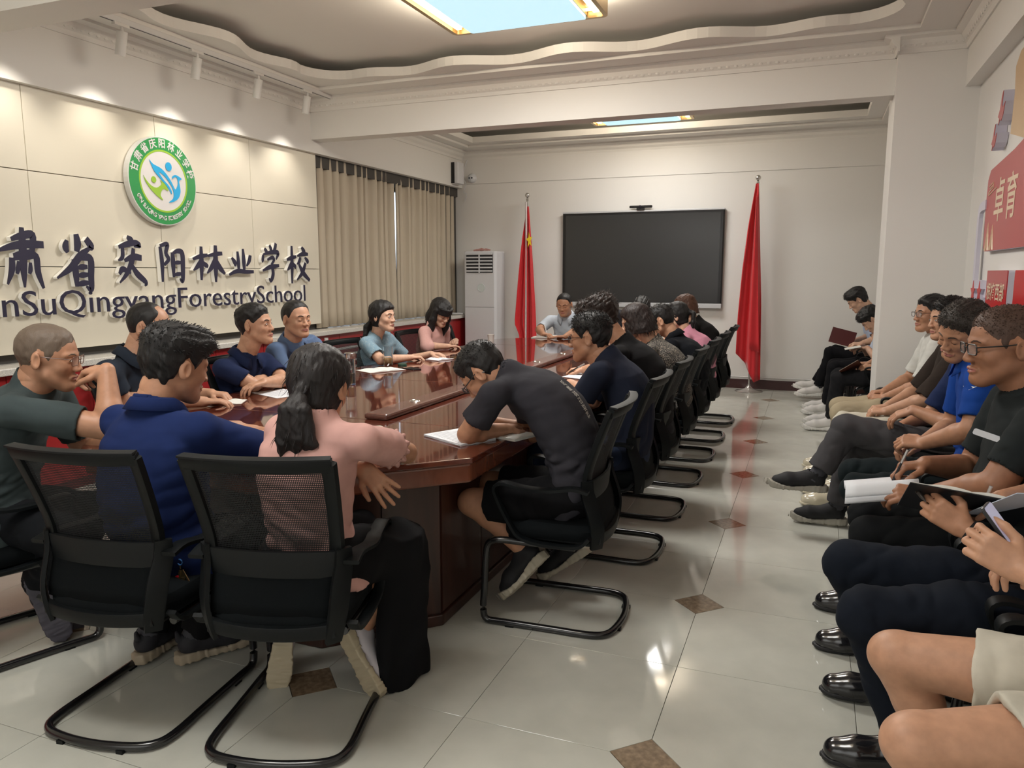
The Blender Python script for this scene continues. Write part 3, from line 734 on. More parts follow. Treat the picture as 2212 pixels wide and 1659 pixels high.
    if shoes and LG is not None:
        kind, cu, cs_ = shoes
        for s in 'LR':
            if legs[s].get('noshoe'): continue
            hp, kn, an = LG[s]; fd = np.array(legs[s].get('toe', F), float); fd = nrm(fd); upv = np.array(legs[s].get('up', (0, 0, 1)), float)
            yv = nrm(np.cross(upv, fd)); zv = np.cross(fd, yv); Ms = np.stack([fd, yv, zv], 1); ss_ = (.93 if fem else 1.02) * size
            (uV, uF), (sV, sF) = shoe_geo(kind, s); base = an - Ms @ np.array([.05, 0, .085]) * ss_
            sh = meshobj('shoe', uV * ss_ @ Ms.T + base, uF, mat('shoe_%s_%02d_%02d' % (kind, cu[0] * 99, cu[2] * 99), cu, .16 if kind == 'leather' else .75, coat=.5 if kind == 'leather' else 0), root, True, None, off)
            meshobj('sole', sV * ss_ @ Ms.T + base, sF, mat('sole_%02d_%02d' % (cs_[0] * 99, cs_[2] * 99), cs_, .6), sh, True, None, off)
            if not skinleg or legs.get('sock'):
                ax = nrm(kn - an); b = MB(); b.tube([an - ax * .03, an + ax * .03, an + ax * .09], .041 * size, 12)
                o = b.build('sock', mat('sock_%02d' % int(legs.get('sock', (.3,))[0] * 99), legs.get('sock', (.05, .05, .06)), .9), root, True, fix=False); o.data.transform(Matrix.Translation((-off[0], -off[1], 0)))
    for o in root.children:     # details built in world coordinates sit under the person's own origin
        if o.name.split('.')[0] in ('eyebrow', 'eye', 'mouth_line', 'glasses'):
            o.data.transform(Matrix.Translation((-off[0], -off[1], 0)))
            for c in o.children: c.data.transform(Matrix.Translation((-off[0], -off[1], 0)))
    PEOPLE[key] = dict(root=root, off=off, shirt=so, body=body, N=N, J=J, SH=SH, A=A, F=F, Lf=Lf, up=up, Fx=Fx, loc=loc, Rm=Rm)
    if extra: extra(PEOPLE[key])
    return root
def hash_(s): return sum((i + 1) * ord(c) for i, c in enumerate(s)) % 9973
def decal(pr, VF, origin, xdir, ydir, dirv, target, mt, name, lift=.0012, label=None):
    """flat print pressed onto a garment"""
    ob = pr[target]; me = ob.data; bv = BVHTree.FromPolygons([v.co[:] for v in me.vertices], [p.vertices[:] for p in me.polygons])
    V, Fc = VF; origin = np.array(origin) - np.array(pr['off']); xd, yd, dv = nrm(xdir), nrm(ydir), Vector(nrm(dirv)); out = []
    for v in V:
        p = Vector(origin + xd * v[0] + yd * v[1]); h = bv.ray_cast(p - dv * .3, dv, .8)
        out.append(tuple((h[0] - dv * lift) if h[0] is not None else p))
    return meshobj(name, out, [list(f) for f in Fc], mt, pr['root'])
# ---------------------------------------------------------------- the room
XL, XR, YB, YN = -4.80, 1.03, 10.12, -1.6        # left panel face, right wall, back wall, wall behind the photographer
paint = mat('wall_paint', (.74, .725, .70), .6, bump=.05, bscale=60)
paintc = mat('ceiling_paint', (.76, .745, .715), .7)
cream = mat('cream_panel', (.70, .655, .545), .35)
def struct(o): o['kind'] = 'structure'; return o
# floor: subfloor and laid tiles with clipped corners, small diamond insets
m = MB(); m.box(-5.2, 1.4, YN - .2, YB + .2, -.06, -.008); floor = struct(m.build('floor', mat('grout', (.16, .13, .10), .8)))
tile_m = mat('polished_tile', (.50, .50, .445), .07, var=.07, scale=5, detail=8, spec=.5)
inl_m = mat('brown_inlay', (.215, .155, .10), .1, var=.4, scale=45, detail=6, spec=.5)
TX, TY, D = .61, .594, .108
gx = lambda i: -.403 + TX * i; gy = lambda j: 2.13 + TY * j
proto = {}
def tile_mesh(cx, cy):
    if (cx, cy) in proto: return proto[(cx, cy)]
    a, b, g = TX / 2 - .0009, TY / 2 - .0009, D + .0012; P = []
    for sx, sy in ((-1, -1), (1, -1), (1, 1), (-1, 1)):
        if (sx, sy) == (cx, cy):
            e = [(sx * a, sy * (b - g)), (sx * (a - g), sy * b)]
            P += e if sx * sy > 0 else e[::-1]
        else: P.append((sx * a, sy * b))
    mb = MB(); n = len(P); mb.add([(x, y, -.008) for x, y in P] + [(x, y, -.0006) for x, y in P] + [(x * .9975, y * .9975, 0) for x, y in P],
        [(i, (i + 1) % n, n + (i + 1) % n, n + i) for i in range(n)] + [(n + i, n + (i + 1) % n, 2 * n + (i + 1) % n, 2 * n + i) for i in range(n)] + [list(range(2 * n, 3 * n))])
    o = mb.build('floor_tile', tile_m); proto[(cx, cy)] = o.data; bpy.data.objects.remove(o); return proto[(cx, cy)]
for i in range(-8, 3):
    for j in range(-7, 14):
        x, y = gx(i) + TX / 2, gy(j) + TY / 2
        if x - TX / 2 > 1.3 or y > YB + .2 or y < YN: continue
        cx = -1 if i % 2 == 0 else 1; cy = -1 if j % 2 == 0 else 1
        o = bpy.data.objects.new('floor_tile', tile_mesh(cx, cy)); o.location = (x, y, 0); link(o, floor)
mb = MB(); mb.add([(D, 0, -.008), (0, D, -.008), (-D, 0, -.008), (0, -D, -.008), (D, 0, 0), (0, D, 0), (-D, 0, 0), (0, -D, 0)], [(0, 1, 5, 4), (1, 2, 6, 5), (2, 3, 7, 6), (3, 0, 4, 7), (4, 5, 6, 7)])
dm = mb.build('tile_inlay', inl_m); dd = dm.data; bpy.data.objects.remove(dm)
for i in range(-8, 4, 2):
    for j in range(-6, 15, 2):
        if gy(j) < YB and gy(j) > YN and gx(i) < 1.1:
            o = bpy.data.objects.new('tile_inlay', dd); o.location = (gx(i), gy(j), 0); link(o, floor)
# back wall, near wall, right wall
m = MB(); m.box(-5.2, 1.4, YB, YB + .2, 0, 3.5); m.box(-4.9, XR, YB - .012, YB, 2.722, 3.4); m.build('wall_back', paint)
S.objects['wall_back']['kind'] = 'structure'
m = MB(); m.box(-5.2, 1.4, YN - .2, YN, 0, 3.5); struct(m.build('wall_near', paint))
m = MB(); m.box(XR, XR + .2, YN, YB, 0, 3.5); struct(m.build('wall_right', paint))
m = MB(); m.box(-4.9, XR, YB - .018, YB, .0, .105, b=0); m.box(-4.9, XR, YB - .012, YB - .001, .105, .118); struct(m.build('baseboard_back', mat('maroon_skirting', (.05, .014, .014), .35)))
m = MB(); m.tube([(-4.2, YB - .02, .15), (XR - .55, YB - .02, .15)], .008, 6); o = m.build('trim_1', mat('white_plastic', (.62, .61, .6), .45)); struct(o)
m = MB(); m.box(XR - .02, XR, YN, YB - .02, 0, .105); struct(m.build('baseboard_right', MATS['maroon_skirting']))
# pillar on the right and the beam that runs from it
m = MB(); m.box(.487, XR + .02, 6.47, 7.0, 0, 3.4); struct(m.build('trim_2', paint))                    # pillar
m = MB(); m.box(-4.9, .6, 6.58, 6.77, 2.79, 3.4); m.box(-4.9, XR, 2.86, 3.1, 2.79, 3.4); m.box(.935, XR + .05, YN, YB, 2.79, 3.4)
struct(m.build('trim_3', paintc))                                                        # ceiling beams
# ceilings: lower border, stepped tray and upper tray ceiling
def wave_loop(x0, x1, y0, y1, amp, n, r):
    P = []
    def edge(a, b, nx, ny):
        L = math.hypot(b[0] - a[0], b[1] - a[1]); k = max(8, int(L / .08)); w = max(2, round(L / 1.08))
        for i in range(k):
            t = i / k; e = amp * math.cos(2 * math.pi * w * t) * (math.sin(math.pi * min(1, t * 6, (1 - t) * 6) / 2))
            P.append((a[0] + (b[0] - a[0]) * t + nx * e, a[1] + (b[1] - a[1]) * t + ny * e))
    def arc(cx, cy, a0):
        for i in range(8): a = R(a0 + 90 * i / 8); P.append((cx + r * math.cos(a), cy + r * math.sin(a)))
    edge((x0 + r, y0), (x1 - r, y0), 0, 1); arc(x1 - r, y0 + r, -90); edge((x1, y0 + r), (x1, y1 - r), -1, 0); arc(x1 - r, y1 - r, 0)
    edge((x1 - r, y1), (x0 + r, y1), 0, -1); arc(x0 + r, y1 - r, 90); edge((x0, y1 - r), (x0, y0 + r), 1, 0); arc(x0 + r, y0 + r, 180)
    return P
def border(mb, X0, X1, Y0, Y1, hole, z0, z1):
    """slab with a hole: each hole vertex is carried out to the rectangle"""
    cx, cy = (X0 + X1) / 2, (Y0 + Y1) / 2; n = len(hole); V = []
    for x, y in hole:
        dx, dy = x - cx, y - cy; k = min(((X1 if dx > 0 else X0) - cx) / dx if abs(dx) > 1e-6 else 1e9, ((Y1 if dy > 0 else Y0) - cy) / dy if abs(dy) > 1e-6 else 1e9)
        V += [(x, y, z0), (cx + dx * k, cy + dy * k, z0), (x, y, z1), (cx + dx * k, cy + dy * k, z1)]
    # add the four corners by snapping nearest outer vertices
    for c in ((X0, Y0), (X1, Y0), (X0, Y1), (X1, Y1)):
        b = min(range(n), key=lambda i: (V[4 * i + 1][0] - c[0]) ** 2 + (V[4 * i + 1][1] - c[1]) ** 2)
        V[4 * b + 1] = (*c, z0); V[4 * b + 3] = (*c, z1)
    F = []
    for i in range(n):
        j = (i + 1) % n; F += [(4 * i, 4 * j, 4 * j + 1, 4 * i + 1), (4 * i + 2, 4 * i + 3, 4 * j + 3, 4 * j + 2), (4 * i, 4 * i + 2, 4 * j + 2, 4 * j)]
    mb.add(V, F)
def rect_loop(x0, x1, y0, y1, k=12):
    P = []
    for a, b in (((x0, y0), (x1, y0)), ((x1, y0), (x1, y1)), ((x1, y1), (x0, y1)), ((x0, y1), (x0, y0))):
        P += [(a[0] + (b[0] - a[0]) * i / k, a[1] + (b[1] - a[1]) * i / k) for i in range(k)]
    return P
ceil = MB(); ceil.box(-5.2, 1.4, YN, YB + .2, 3.36, 3.5)
XB0, XB1 = -4.75, .935
border(ceil, XB0, XB1, 3.1, 6.58, rect_loop(-4.42, .60, 3.42, 6.27), 3.17, 3.2)
border(ceil, XB0, XB1, 3.1, 6.58, wave_loop(-4.28, .46, 3.56, 6.13, .075, 8, .32), 3.20, 3.275)
border(ceil, XB0, XB1, 6.77, YB, rect_loop(-4.5, .62, 7.05, 9.78), 3.17, 3.2)
border(ceil, XB0, XB1, 6.77, YB, rect_loop(-4.36, .46, 7.2, 9.62), 3.20, 3.275)
border(ceil, XB0, XB1, YN, 2.86, rect_loop(-4.3, .46, -1.2, 2.45), 3.17, 3.25)
struct(ceil.build('ceiling', paintc))
# soffit along the left wall, with the panelled wall below it
m = MB(); m.box(-5.2, -4.75, YN, YB, 2.67, 3.4); struct(m.build('trim_4', paintc))
# cornices with their moulded beads
prof = [(0, 0), (.012, 0), (.02, .03), (.045, .055), (.06, .085), (.10, .10), (.10, .12), (0, .12)]
def cornice(mb, a, b, inward):
    a, b = Vector((*a, 3.05)), Vector((*b, 3.05)); n = Vector((*inward, 0)); t = (b - a).normalized()
    V = [tuple(p + n * x + Vector((0, 0, z))) for p in (a, b) for x, z in prof]; k = len(prof)
    mb.add(V, [(i, (i + 1) % k, k + (i + 1) % k, k + i) for i in range(k)] + [list(range(k)), list(range(k, 2 * k))[::-1]])
cm = MB(); cor = []
for a, b, n in (((-4.75, 6.58), (.487, 6.58), (0, -1)), ((.487, 6.47), (.935, 6.47), (0, -1)), ((.487, 6.58), (.487, 6.37), (-1, 0)), ((.935, 3.1), (.935, 6.47), (-1, 0)), ((-4.75, 3.1), (-4.75, 6.58), (1, 0)), ((-4.75, YB), (.935, YB), (0, -1)), ((-4.75, 6.77), (-4.75, YB), (1, 0))):
    cornice(cm, a, b, n); cor.append((a, b, n))
trim5 = struct(cm.build('trim_5', paintc))
bd = MB()
for a, b, n in cor[:3] + cor[3:5]:
    L = math.hypot(b[0] - a[0], b[1] - a[1]); k = int(L / .062); t = ((b[0] - a[0]) / L, (b[1] - a[1]) / L)
    for i in range(k):
        s = (i + .5) * L / k; c = (a[0] + t[0] * s + n[0] * .036, a[1] + t[1] * s + n[1] * .036, 3.112)
        bd.sphere(c, (.011 + .013 * abs(t[0]), .011 + .013 * abs(t[1]), .026), 6, 4)
o = bd.build('moulded_beads', paintc, trim5, True, fix=False); o['kind'] = 'stuff'
# left wall: structure behind, cream panels, sill, maroon wainscot, window and curtains
wl = MB(); wl.box(-5.2, -4.86, YN, 6.72, 0, 2.7); wl.box(-5.2, -5.0, 6.72, YB, 0, .86); wl.box(-5.2, -4.83, 6.72, YB, 2.55, 2.7); wl.box(-5.2, -4.86, 6.72, 6.9, 0, 2.7); wl.box(-5.2, -4.86, 9.75, YB, 0, 2.7)
wall_left = struct(wl.build('wall_left', mat('dark_recess', (.06, .055, .05), .8)))
cols = [2.51 - 2.14, 2.51 - 1.07, 2.51, 3.58, 4.65, 5.716, 6.71]; rows = [.945, 1.512, 2.132, 2.675]
for i in range(len(cols) - 1):
    for j in range(3):
        mb = MB(); mb.box(-4.858, -4.80, cols[i] + .002, cols[i + 1] - .002, rows[j] + .0025, rows[j + 1] - .0025); mb.build('wall_panel', cream, wall_left, bevel=.0015)
mb = MB(); mb.box(-4.86, -4.80, YN, cols[0] - .003, .945, 2.675); mb.build('wall_panel', cream, wall_left)
mb = MB(); mb.box(-5.0, -4.60, YN, YB, .84, .885, b=0); sill = mb.build('trim_6', mat('speckled_sill', (.60, .58, .54), .3, var=.35, scale=160, detail=6), bevel=.006); struct(sill)
red = mat('maroon_wainscot', (.30, .02, .022), .28, var=.08, scale=3)
wain = MB(); wain.box(-4.9, -4.66, YN, YB, 0, .84); wains = struct(wain.build('trim_7', mat('maroon_dark', (.12, .01, .012), .4)))
y = YN
while y < YB - .1:
    y1 = min(y + .6, YB); mb = MB(); mb.box(-4.66, -4.645, y + .003, y1 - .003, .07, .835); mb.build('wainscot_panel', red, wains); y = y1
# white radiator cover glimpsed between the chairs
def radiator(y0, y1, label):
    t = thing('radiator', label, 'radiator', (-4.55, (y0 + y1) / 2, 0)); h = (y1 - y0) / 2; wm = mat('radiator_white', (.62, .62, .6), .4)
    for k in range(9):
        b = MB(); b.tube([(0, -h, .2 + k * .07), (0, h, .2 + k * .07)], .014, 8); b.build('radiator_bar', wm, t, True)
    for s in (-1, 1): b = MB(); b.tube([(-.02, s * h * .9, .1), (-.02, s * h * .9, .82)], .02, 8); b.build('radiator_column', wm, t, True)
radiator(6.4, 7.6, 'white tubular radiator below the window sill behind the person in pink')
radiator(3.75, 4.7, 'white tubular radiator on the maroon wainscot under the lettering wall')
# window behind the curtains
wf = MB(); wm = mat('window_frame_white', (.75, .76, .78), .4)
for a, b_, c, d in ((6.9, 9.75, .885, .94), (6.9, 9.75, 2.5, 2.55), (6.9, 6.95, .885, 2.55), (9.7, 9.75, .885, 2.55), (8.3, 8.36, .885, 2.55)): wf.box(-5.12, -5.06, a, b_, c, d)
win = struct(wf.build('window_1', wm))
for a, b_ in ((6.95, 8.3), (8.36, 9.7)):
    g = MB(); g.box(-5.095, -5.089, a, b_, .94, 2.5); g.build('pane', mat('window_glass', (1, 1, 1), .02, trans=1, ior=1.45), win)
def curtain(y0, y1, label, pleats, seed):
    t = thing('curtain', label, 'curtain', (-4.86, (y0 + y1) / 2, 0)); rg = random.Random(seed)
    ph = [rg.uniform(-.35, .35) for _ in range(pleats + 2)]
    def fn(u, v):
        y = y0 + (y1 - y0) * u; z = 2.665 - (2.665 - .895) * v; k = u * pleats; i = int(k)
        p = k + ph[i] * (1 - (k - i)) + ph[i + 1] * (k - i)
        a = .028 + .012 * v; c = math.cos(2 * math.pi * p)
        x = a * (abs(c) ** .6) * (1 if c > 0 else -1) + .004 * math.sin(3 * u + 5 * v)
        return (x, y - (y0 + y1) / 2 + .012 * math.sin(2 * math.pi * p) * (1 + v), z)
    b = MB(); b.grid(fn, pleats * 12, 10); cl = b.build('cloth', mat('curtain_cloth', (.50, .435, .34), .9, bump=.2, bscale=700), t, True, solid=.003)
    b = MB(); b.box(-.012, .012, -(y1 - y0) / 2, (y1 - y0) / 2, 2.64, 2.668); b.build('curtain_rail', mat('rail_grey', (.3, .3, .3), .5), t)
curtain(6.70, 8.33, 'beige pleated curtain beside the cream lettering panels, left of the bright gap', 11, 3)
curtain(8.39, 10.0, 'beige pleated curtain nearest the back wall, right of the bright gap', 11, 8)
# ---------------------------------------------------------------- ceiling lamps
def ceiling_lamp(x, y, sx, sy, label):
    t = thing('ceiling_lamp', label, 'ceiling lamp', (x, y, 3.36), group=None)
    gold = mat('brushed_gold', (.62, .47, .27), .32, .9); ww = mat('lamp_glow_warm', (1, .85, .6), .5, emit=5, ecol=(1, .78, .48)); cw = mat('lamp_diffuser', (.8, .9, 1), .5, emit=1.0, ecol=(.46, .80, .94))
    def ring(w, h, z0, z1, th, r=.05):
        b = MB(); o = rrect(w, h, r, 4); i_ = rrect(w - 2 * th, h - 2 * th, max(.01, r - th), 4); n = len(o)
        V = [(*p, z0) for p in o] + [(*p, z0) for p in i_] + [(*p, z1) for p in o] + [(*p, z1) for p in i_]; F = []
        for k in range(n):
            j = (k + 1) % n; F += [(k, j, n + j, n + k), (2 * n + k, 3 * n + k, 3 * n + j, 2 * n + j), (k, 2 * n + k, 2 * n + j, j), (n + k, n + j, 3 * n + j, 3 * n + k)]
        return b.add(V, F)
    ring(sx, sy, -.165, -.05, .03).build('frame', gold, t)
    ring(sx - .12, sy - .12, -.13, -.115, .02, .03).build('glow_strip', ww, t)
    b = MB(); b.prism(rrect(sx - .06, sy - .06, .04), -.11, -.02); b.build('backing_plate', gold, t)
    b = MB(); w = sx * .37; b.prism(rrect(2 * w, sy - .07, .02), -.174, -.152); b.build('diffuser', cw, t)
    b = MB(); b.prism(rrect(2 * w + .015, sy - .055, .025), -.152, -.11); b.build('diffuser_tray', gold, t)
    b = MB(); b.box(-sx * .4, sx * .4, -sy * .4, sy * .4, -.02, 0); b.build('ceiling_mount', paintc, t)
    for dx, dy, rz, L in ((sx / 2 + .01, 0, -90, sy), (-sx / 2 - .01, 0, 90, sy), (0, sy / 2 + .01, 0, sx), (0, -sy / 2 - .01, 180, sx)):   # side glow of the lamp
        a = area('lamp_side_glow', (x + dx, y + dy, 3.27), L, .06, 9, (1, .86, .66)); a.rotation_euler = (R(112), 0, R(rz))
    for s in (-1, 1):
        b = MB(); b.box(s * sx * .44 - .02, s * sx * .44 + .02, -sy * .42, sy * .42, -.15, -.125); b.build('side_strip', ww, t)
ceiling_lamp(-1.97, 4.86, 1.16, .95, 'large rectangular gold framed ceiling lamp in the wavy tray above the table')
ceiling_lamp(-1.93, 8.72, 1.16, .72, 'smaller looking rectangular ceiling lamp beyond the beam near the back wall')
ceiling_lamp(-2.0, 1.2, 1.2, .95, 'rectangular ceiling lamp above the photographer')
# track with spot lights washing the lettering wall
t = thing('lighting_track', 'white lighting track on the ceiling along the lettering wall', 'lighting track', (-4.44, 4.9, 3.17))
b = MB(); b.box(-.018, .018, -1.75, 1.6, -.035, 0); b.box(-.004, .004, -1.7, 1.58, -.037, -.034, 1); b.build('rail', [mat('track_white', (.7, .7, .7), .4), mat('track_slot', (.05, .05, .05), .6)], t)
spw = mat('spot_white', (.72, .71, .69), .45)
for i, y in enumerate((3.42, 4.08, 4.76, 5.45, 6.12)):
    s = thing('track_spotlight', 'white cylindrical spotlight, %s on the ceiling track' % ('nearest to the photographer', 'second from the photographer', 'middle one', 'second from the beam', 'last one beside the beam')[i], 'spotlight', (-4.44, y, 3.135), 0, 'spotlights on the ceiling track')
    b = MB(); b.box(-.016, .016, -.07, .05, -.02, 0); b.build('adapter', spw, s)
    b = MB(); b.tube([(0, 0, -.02), (0, 0, -.05)], .01, 8); b.build('stem', spw, s)
    M = Matrix.Translation((0, 0, -.05)) @ Matrix.Rotation(R(13), 4, 'Y')
    b = MB(); b.lathe([(.030, -.155), (.034, -.155), (.034, 0), (.0, 0)], 20, 0, M); b.build('lamp_body', spw, s, True)
    b = MB(); b.lathe([(.0, -.150), (.029, -.150)], 20, 0, M); b.build('lens', mat('spot_lens', (1, .95, .85), .3, emit=6), s)
    l = bpy.data.lights.new('spot_source', 'SPOT'); l.energy = 22; l.color = (1, .92, .80); l.spot_size = R(96); l.spot_blend = .9; l.shadow_soft_size = .03
    lo = bpy.data.objects.new('spot_source', l); COL.objects.link(lo); lo.location = (-4.44 - math.sin(R(13)) * .17, y, 3.085 - .17); lo.rotation_euler = (0, R(13), 0)
# ---------------------------------------------------------------- conference table
HX, CX = 1.005, -2.205; TY0, TY1, CH = 2.17, 8.12, .46
def oct_(d=0, z=0):
    x0, x1, y0, y1 = CX - HX + d, CX + HX - d, TY0 + d, TY1 - d; c = CH - d * .586
    return [(x0 + c, y0), (x1 - c, y0), (x1, y0 + c), (x1, y1 - c), (x1 - c, y1), (x0 + c, y1), (x0, y1 - c), (x0, y0 + c)]
tw = wood('table_wood', (.075, .017, .010), (.135, .034, .019), .06, .6, (1, .08, 1), 9); twd = wood('table_wood_dark', (.030, .010, .007), (.058, .018, .011), .3, .15, (1, 1, .08), 14)
tb = thing('conference_table', 'long octagonal red-brown polished wood conference table', 'table', (CX, 5.1, 0))
def sh(P): return [(x - CX, y - 5.1) for x, y in P]
# top in separate boards so the joints show
def clip(P, a, b, axis=1):
    def half(P, c, keep):
        out = []
        for i in range(len(P)):
            p, q = P[i], P[(i + 1) % len(P)]; ip, iq = keep(p), keep(q)
            if ip: out.append(p)
            if ip != iq:
                t = (c - p[axis]) / (q[axis] - p[axis]); out.append((p[0] + (q[0] - p[0]) * t, p[1] + (q[1] - p[1]) * t))
        return out
    return half(half(P, a, lambda p: p[axis] >= a), b, lambda p: p[axis] <= b)
top = sh(oct_()); ys = [-2.96, -1.95, -.65, .65, 1.95, 3.04]
for i in range(5):
    b = MB(); P = clip(top, ys[i] + .0008, ys[i + 1] - .0008)
    b.prism(P, .735, .758); b.build('tabletop_board', tw, tb, bevel=.004)
b = MB(); b.prism(sh(oct_(.012)), .655, .734); b.build('apron', wood('table_edge', (.12, .035, .018), (.2, .062, .032), .2, .5, (1, 1, .3), 12), tb, bevel=.01)
b = MB(); b.prism(sh(oct_(.19)), .05, .655); base = b.build('base', twd, tb)
b = MB(); b.prism(sh(oct_(.175)), 0, .05); b.build('plinth', twd, tb, bevel=.006)
P = oct_(.19); n = len(P)
for i in range(n):
    a, c = P[i], P[(i + 1) % n]; L = math.hypot(c[0] - a[0], c[1] - a[1]); k = max(2, round(L / .3)) if L < 3 else 12
    tx, ty = (c[0] - a[0]) / L, (c[1] - a[1]) / L; nx, ny = ty, -tx
    for j in range(k):
        s0, s1 = L * j / k + .004, L * (j + 1) / k - .004; b = MB(); q = [(a[0] + tx * s - CX, a[1] + ty * s - 5.1) for s in (s0, s1)]
        b.add([(q[0][0], q[0][1], .06), (q[1][0], q[1][1], .06), (q[1][0], q[1][1], .645), (q[0][0], q[0][1], .645)] + [(x + nx * .008, y + ny * .008, z) for x, y, z in ((q[0][0], q[0][1], .06), (q[1][0], q[1][1], .06), (q[1][0], q[1][1], .645), (q[0][0], q[0][1], .645))],
              [(4, 5, 6, 7), (0, 1, 5, 4), (1, 2, 6, 5), (2, 3, 7, 6), (3, 0, 4, 7)]); b.build('base_panel', twd, tb)
# cable strip with chromed sockets
b = MB(); b.box(-1.95 - CX - .075, -1.95 - CX + .055, -1.95, 1.95, .758, .79); b.build('cable_strip', wood('strip_wood', (.10, .04, .03), (.17, .08, .06), .25, .3, (1, .08, 1), 20), tb, bevel=.012)
chrome = mat('chrome', (.75, .74, .72), .12, 1)
for y in (-1.55, -.9, -.25, .4, 1.05, 1.7):
    b = MB(); M = Matrix.Translation((-1.95 - CX - .01, y, .787)); b.lathe([(.0, .003), (.016, .004), (.024, .008), (.03, .004), (.03, 0)], 16, 0, M); o = b.build('socket_ring', chrome, tb, True)
# ---------------------------------------------------------------- chairs
blk = mat('chair_plastic', (.0035, .0048, .0055), .48, bump=.1, bscale=900, spec=.22); blk2 = mat('chair_plastic_grey', (.0075, .009, .010), .55, spec=.25)
fab = mat('chair_fabric', (.0035, .005, .006), .9, spec=.15, bump=.3, bscale=700); steel = mat('black_steel', (.008, .008, .009), .22, coat=.4)
net = bpy.data.materials.new('mesh_net'); net.use_nodes = True
N_, L_ = nt(net); bs = N_['Principled BSDF']; bs.inputs['Base Color'].default_value = (.006, .007, .008, 1); bs.inputs['Roughness'].default_value = .8
tc = N_.new('ShaderNodeTexCoord'); sp = N_.new('ShaderNodeSeparateXYZ'); L_.new(tc.outputs['Object'], sp.inputs[0])
def wv(out, f):
    m1 = N_.new('ShaderNodeMath'); m1.operation = 'MULTIPLY'; m1.inputs[1].default_value = f; L_.new(out, m1.inputs[0])
    m2 = N_.new('ShaderNodeMath'); m2.operation = 'SINE'; L_.new(m1.outputs[0], m2.inputs[0]); return m2.outputs[0]
a_, b_ = wv(sp.outputs['Y'], 2 * math.pi / .0052), wv(sp.outputs['Z'], 2 * math.pi / .0062)
mn = N_.new('ShaderNodeMath'); mn.operation = 'MINIMUM'; L_.new(a_, mn.inputs[0]); L_.new(b_, mn.inputs[1])
gt = N_.new('ShaderNodeMath'); gt.operation = 'LESS_THAN'; gt.inputs[1].default_value = -.08; L_.new(mn.outputs[0], gt.inputs[0]); L_.new(gt.outputs[0], bs.inputs['Alpha'])
def backx(z):   # side profile of the back: leans back above the waist, curls back below it
    return float(np.interp(z, [.38, .44, .50, .56, .61, .66, .75, .85, .95], [-.175, -.185, -.178, -.158, -.140, -.142, -.168, -.205, -.245]))
def halfw(z): return float(np.interp(z, [.38, .45, .62, .68, .95], [.185, .205, .215, .215, .232]))
def dish(y, z): return .035 * (1 - (y / .23) ** 2) * (1.0 if z > .5 else .9)      # the middle sits further back
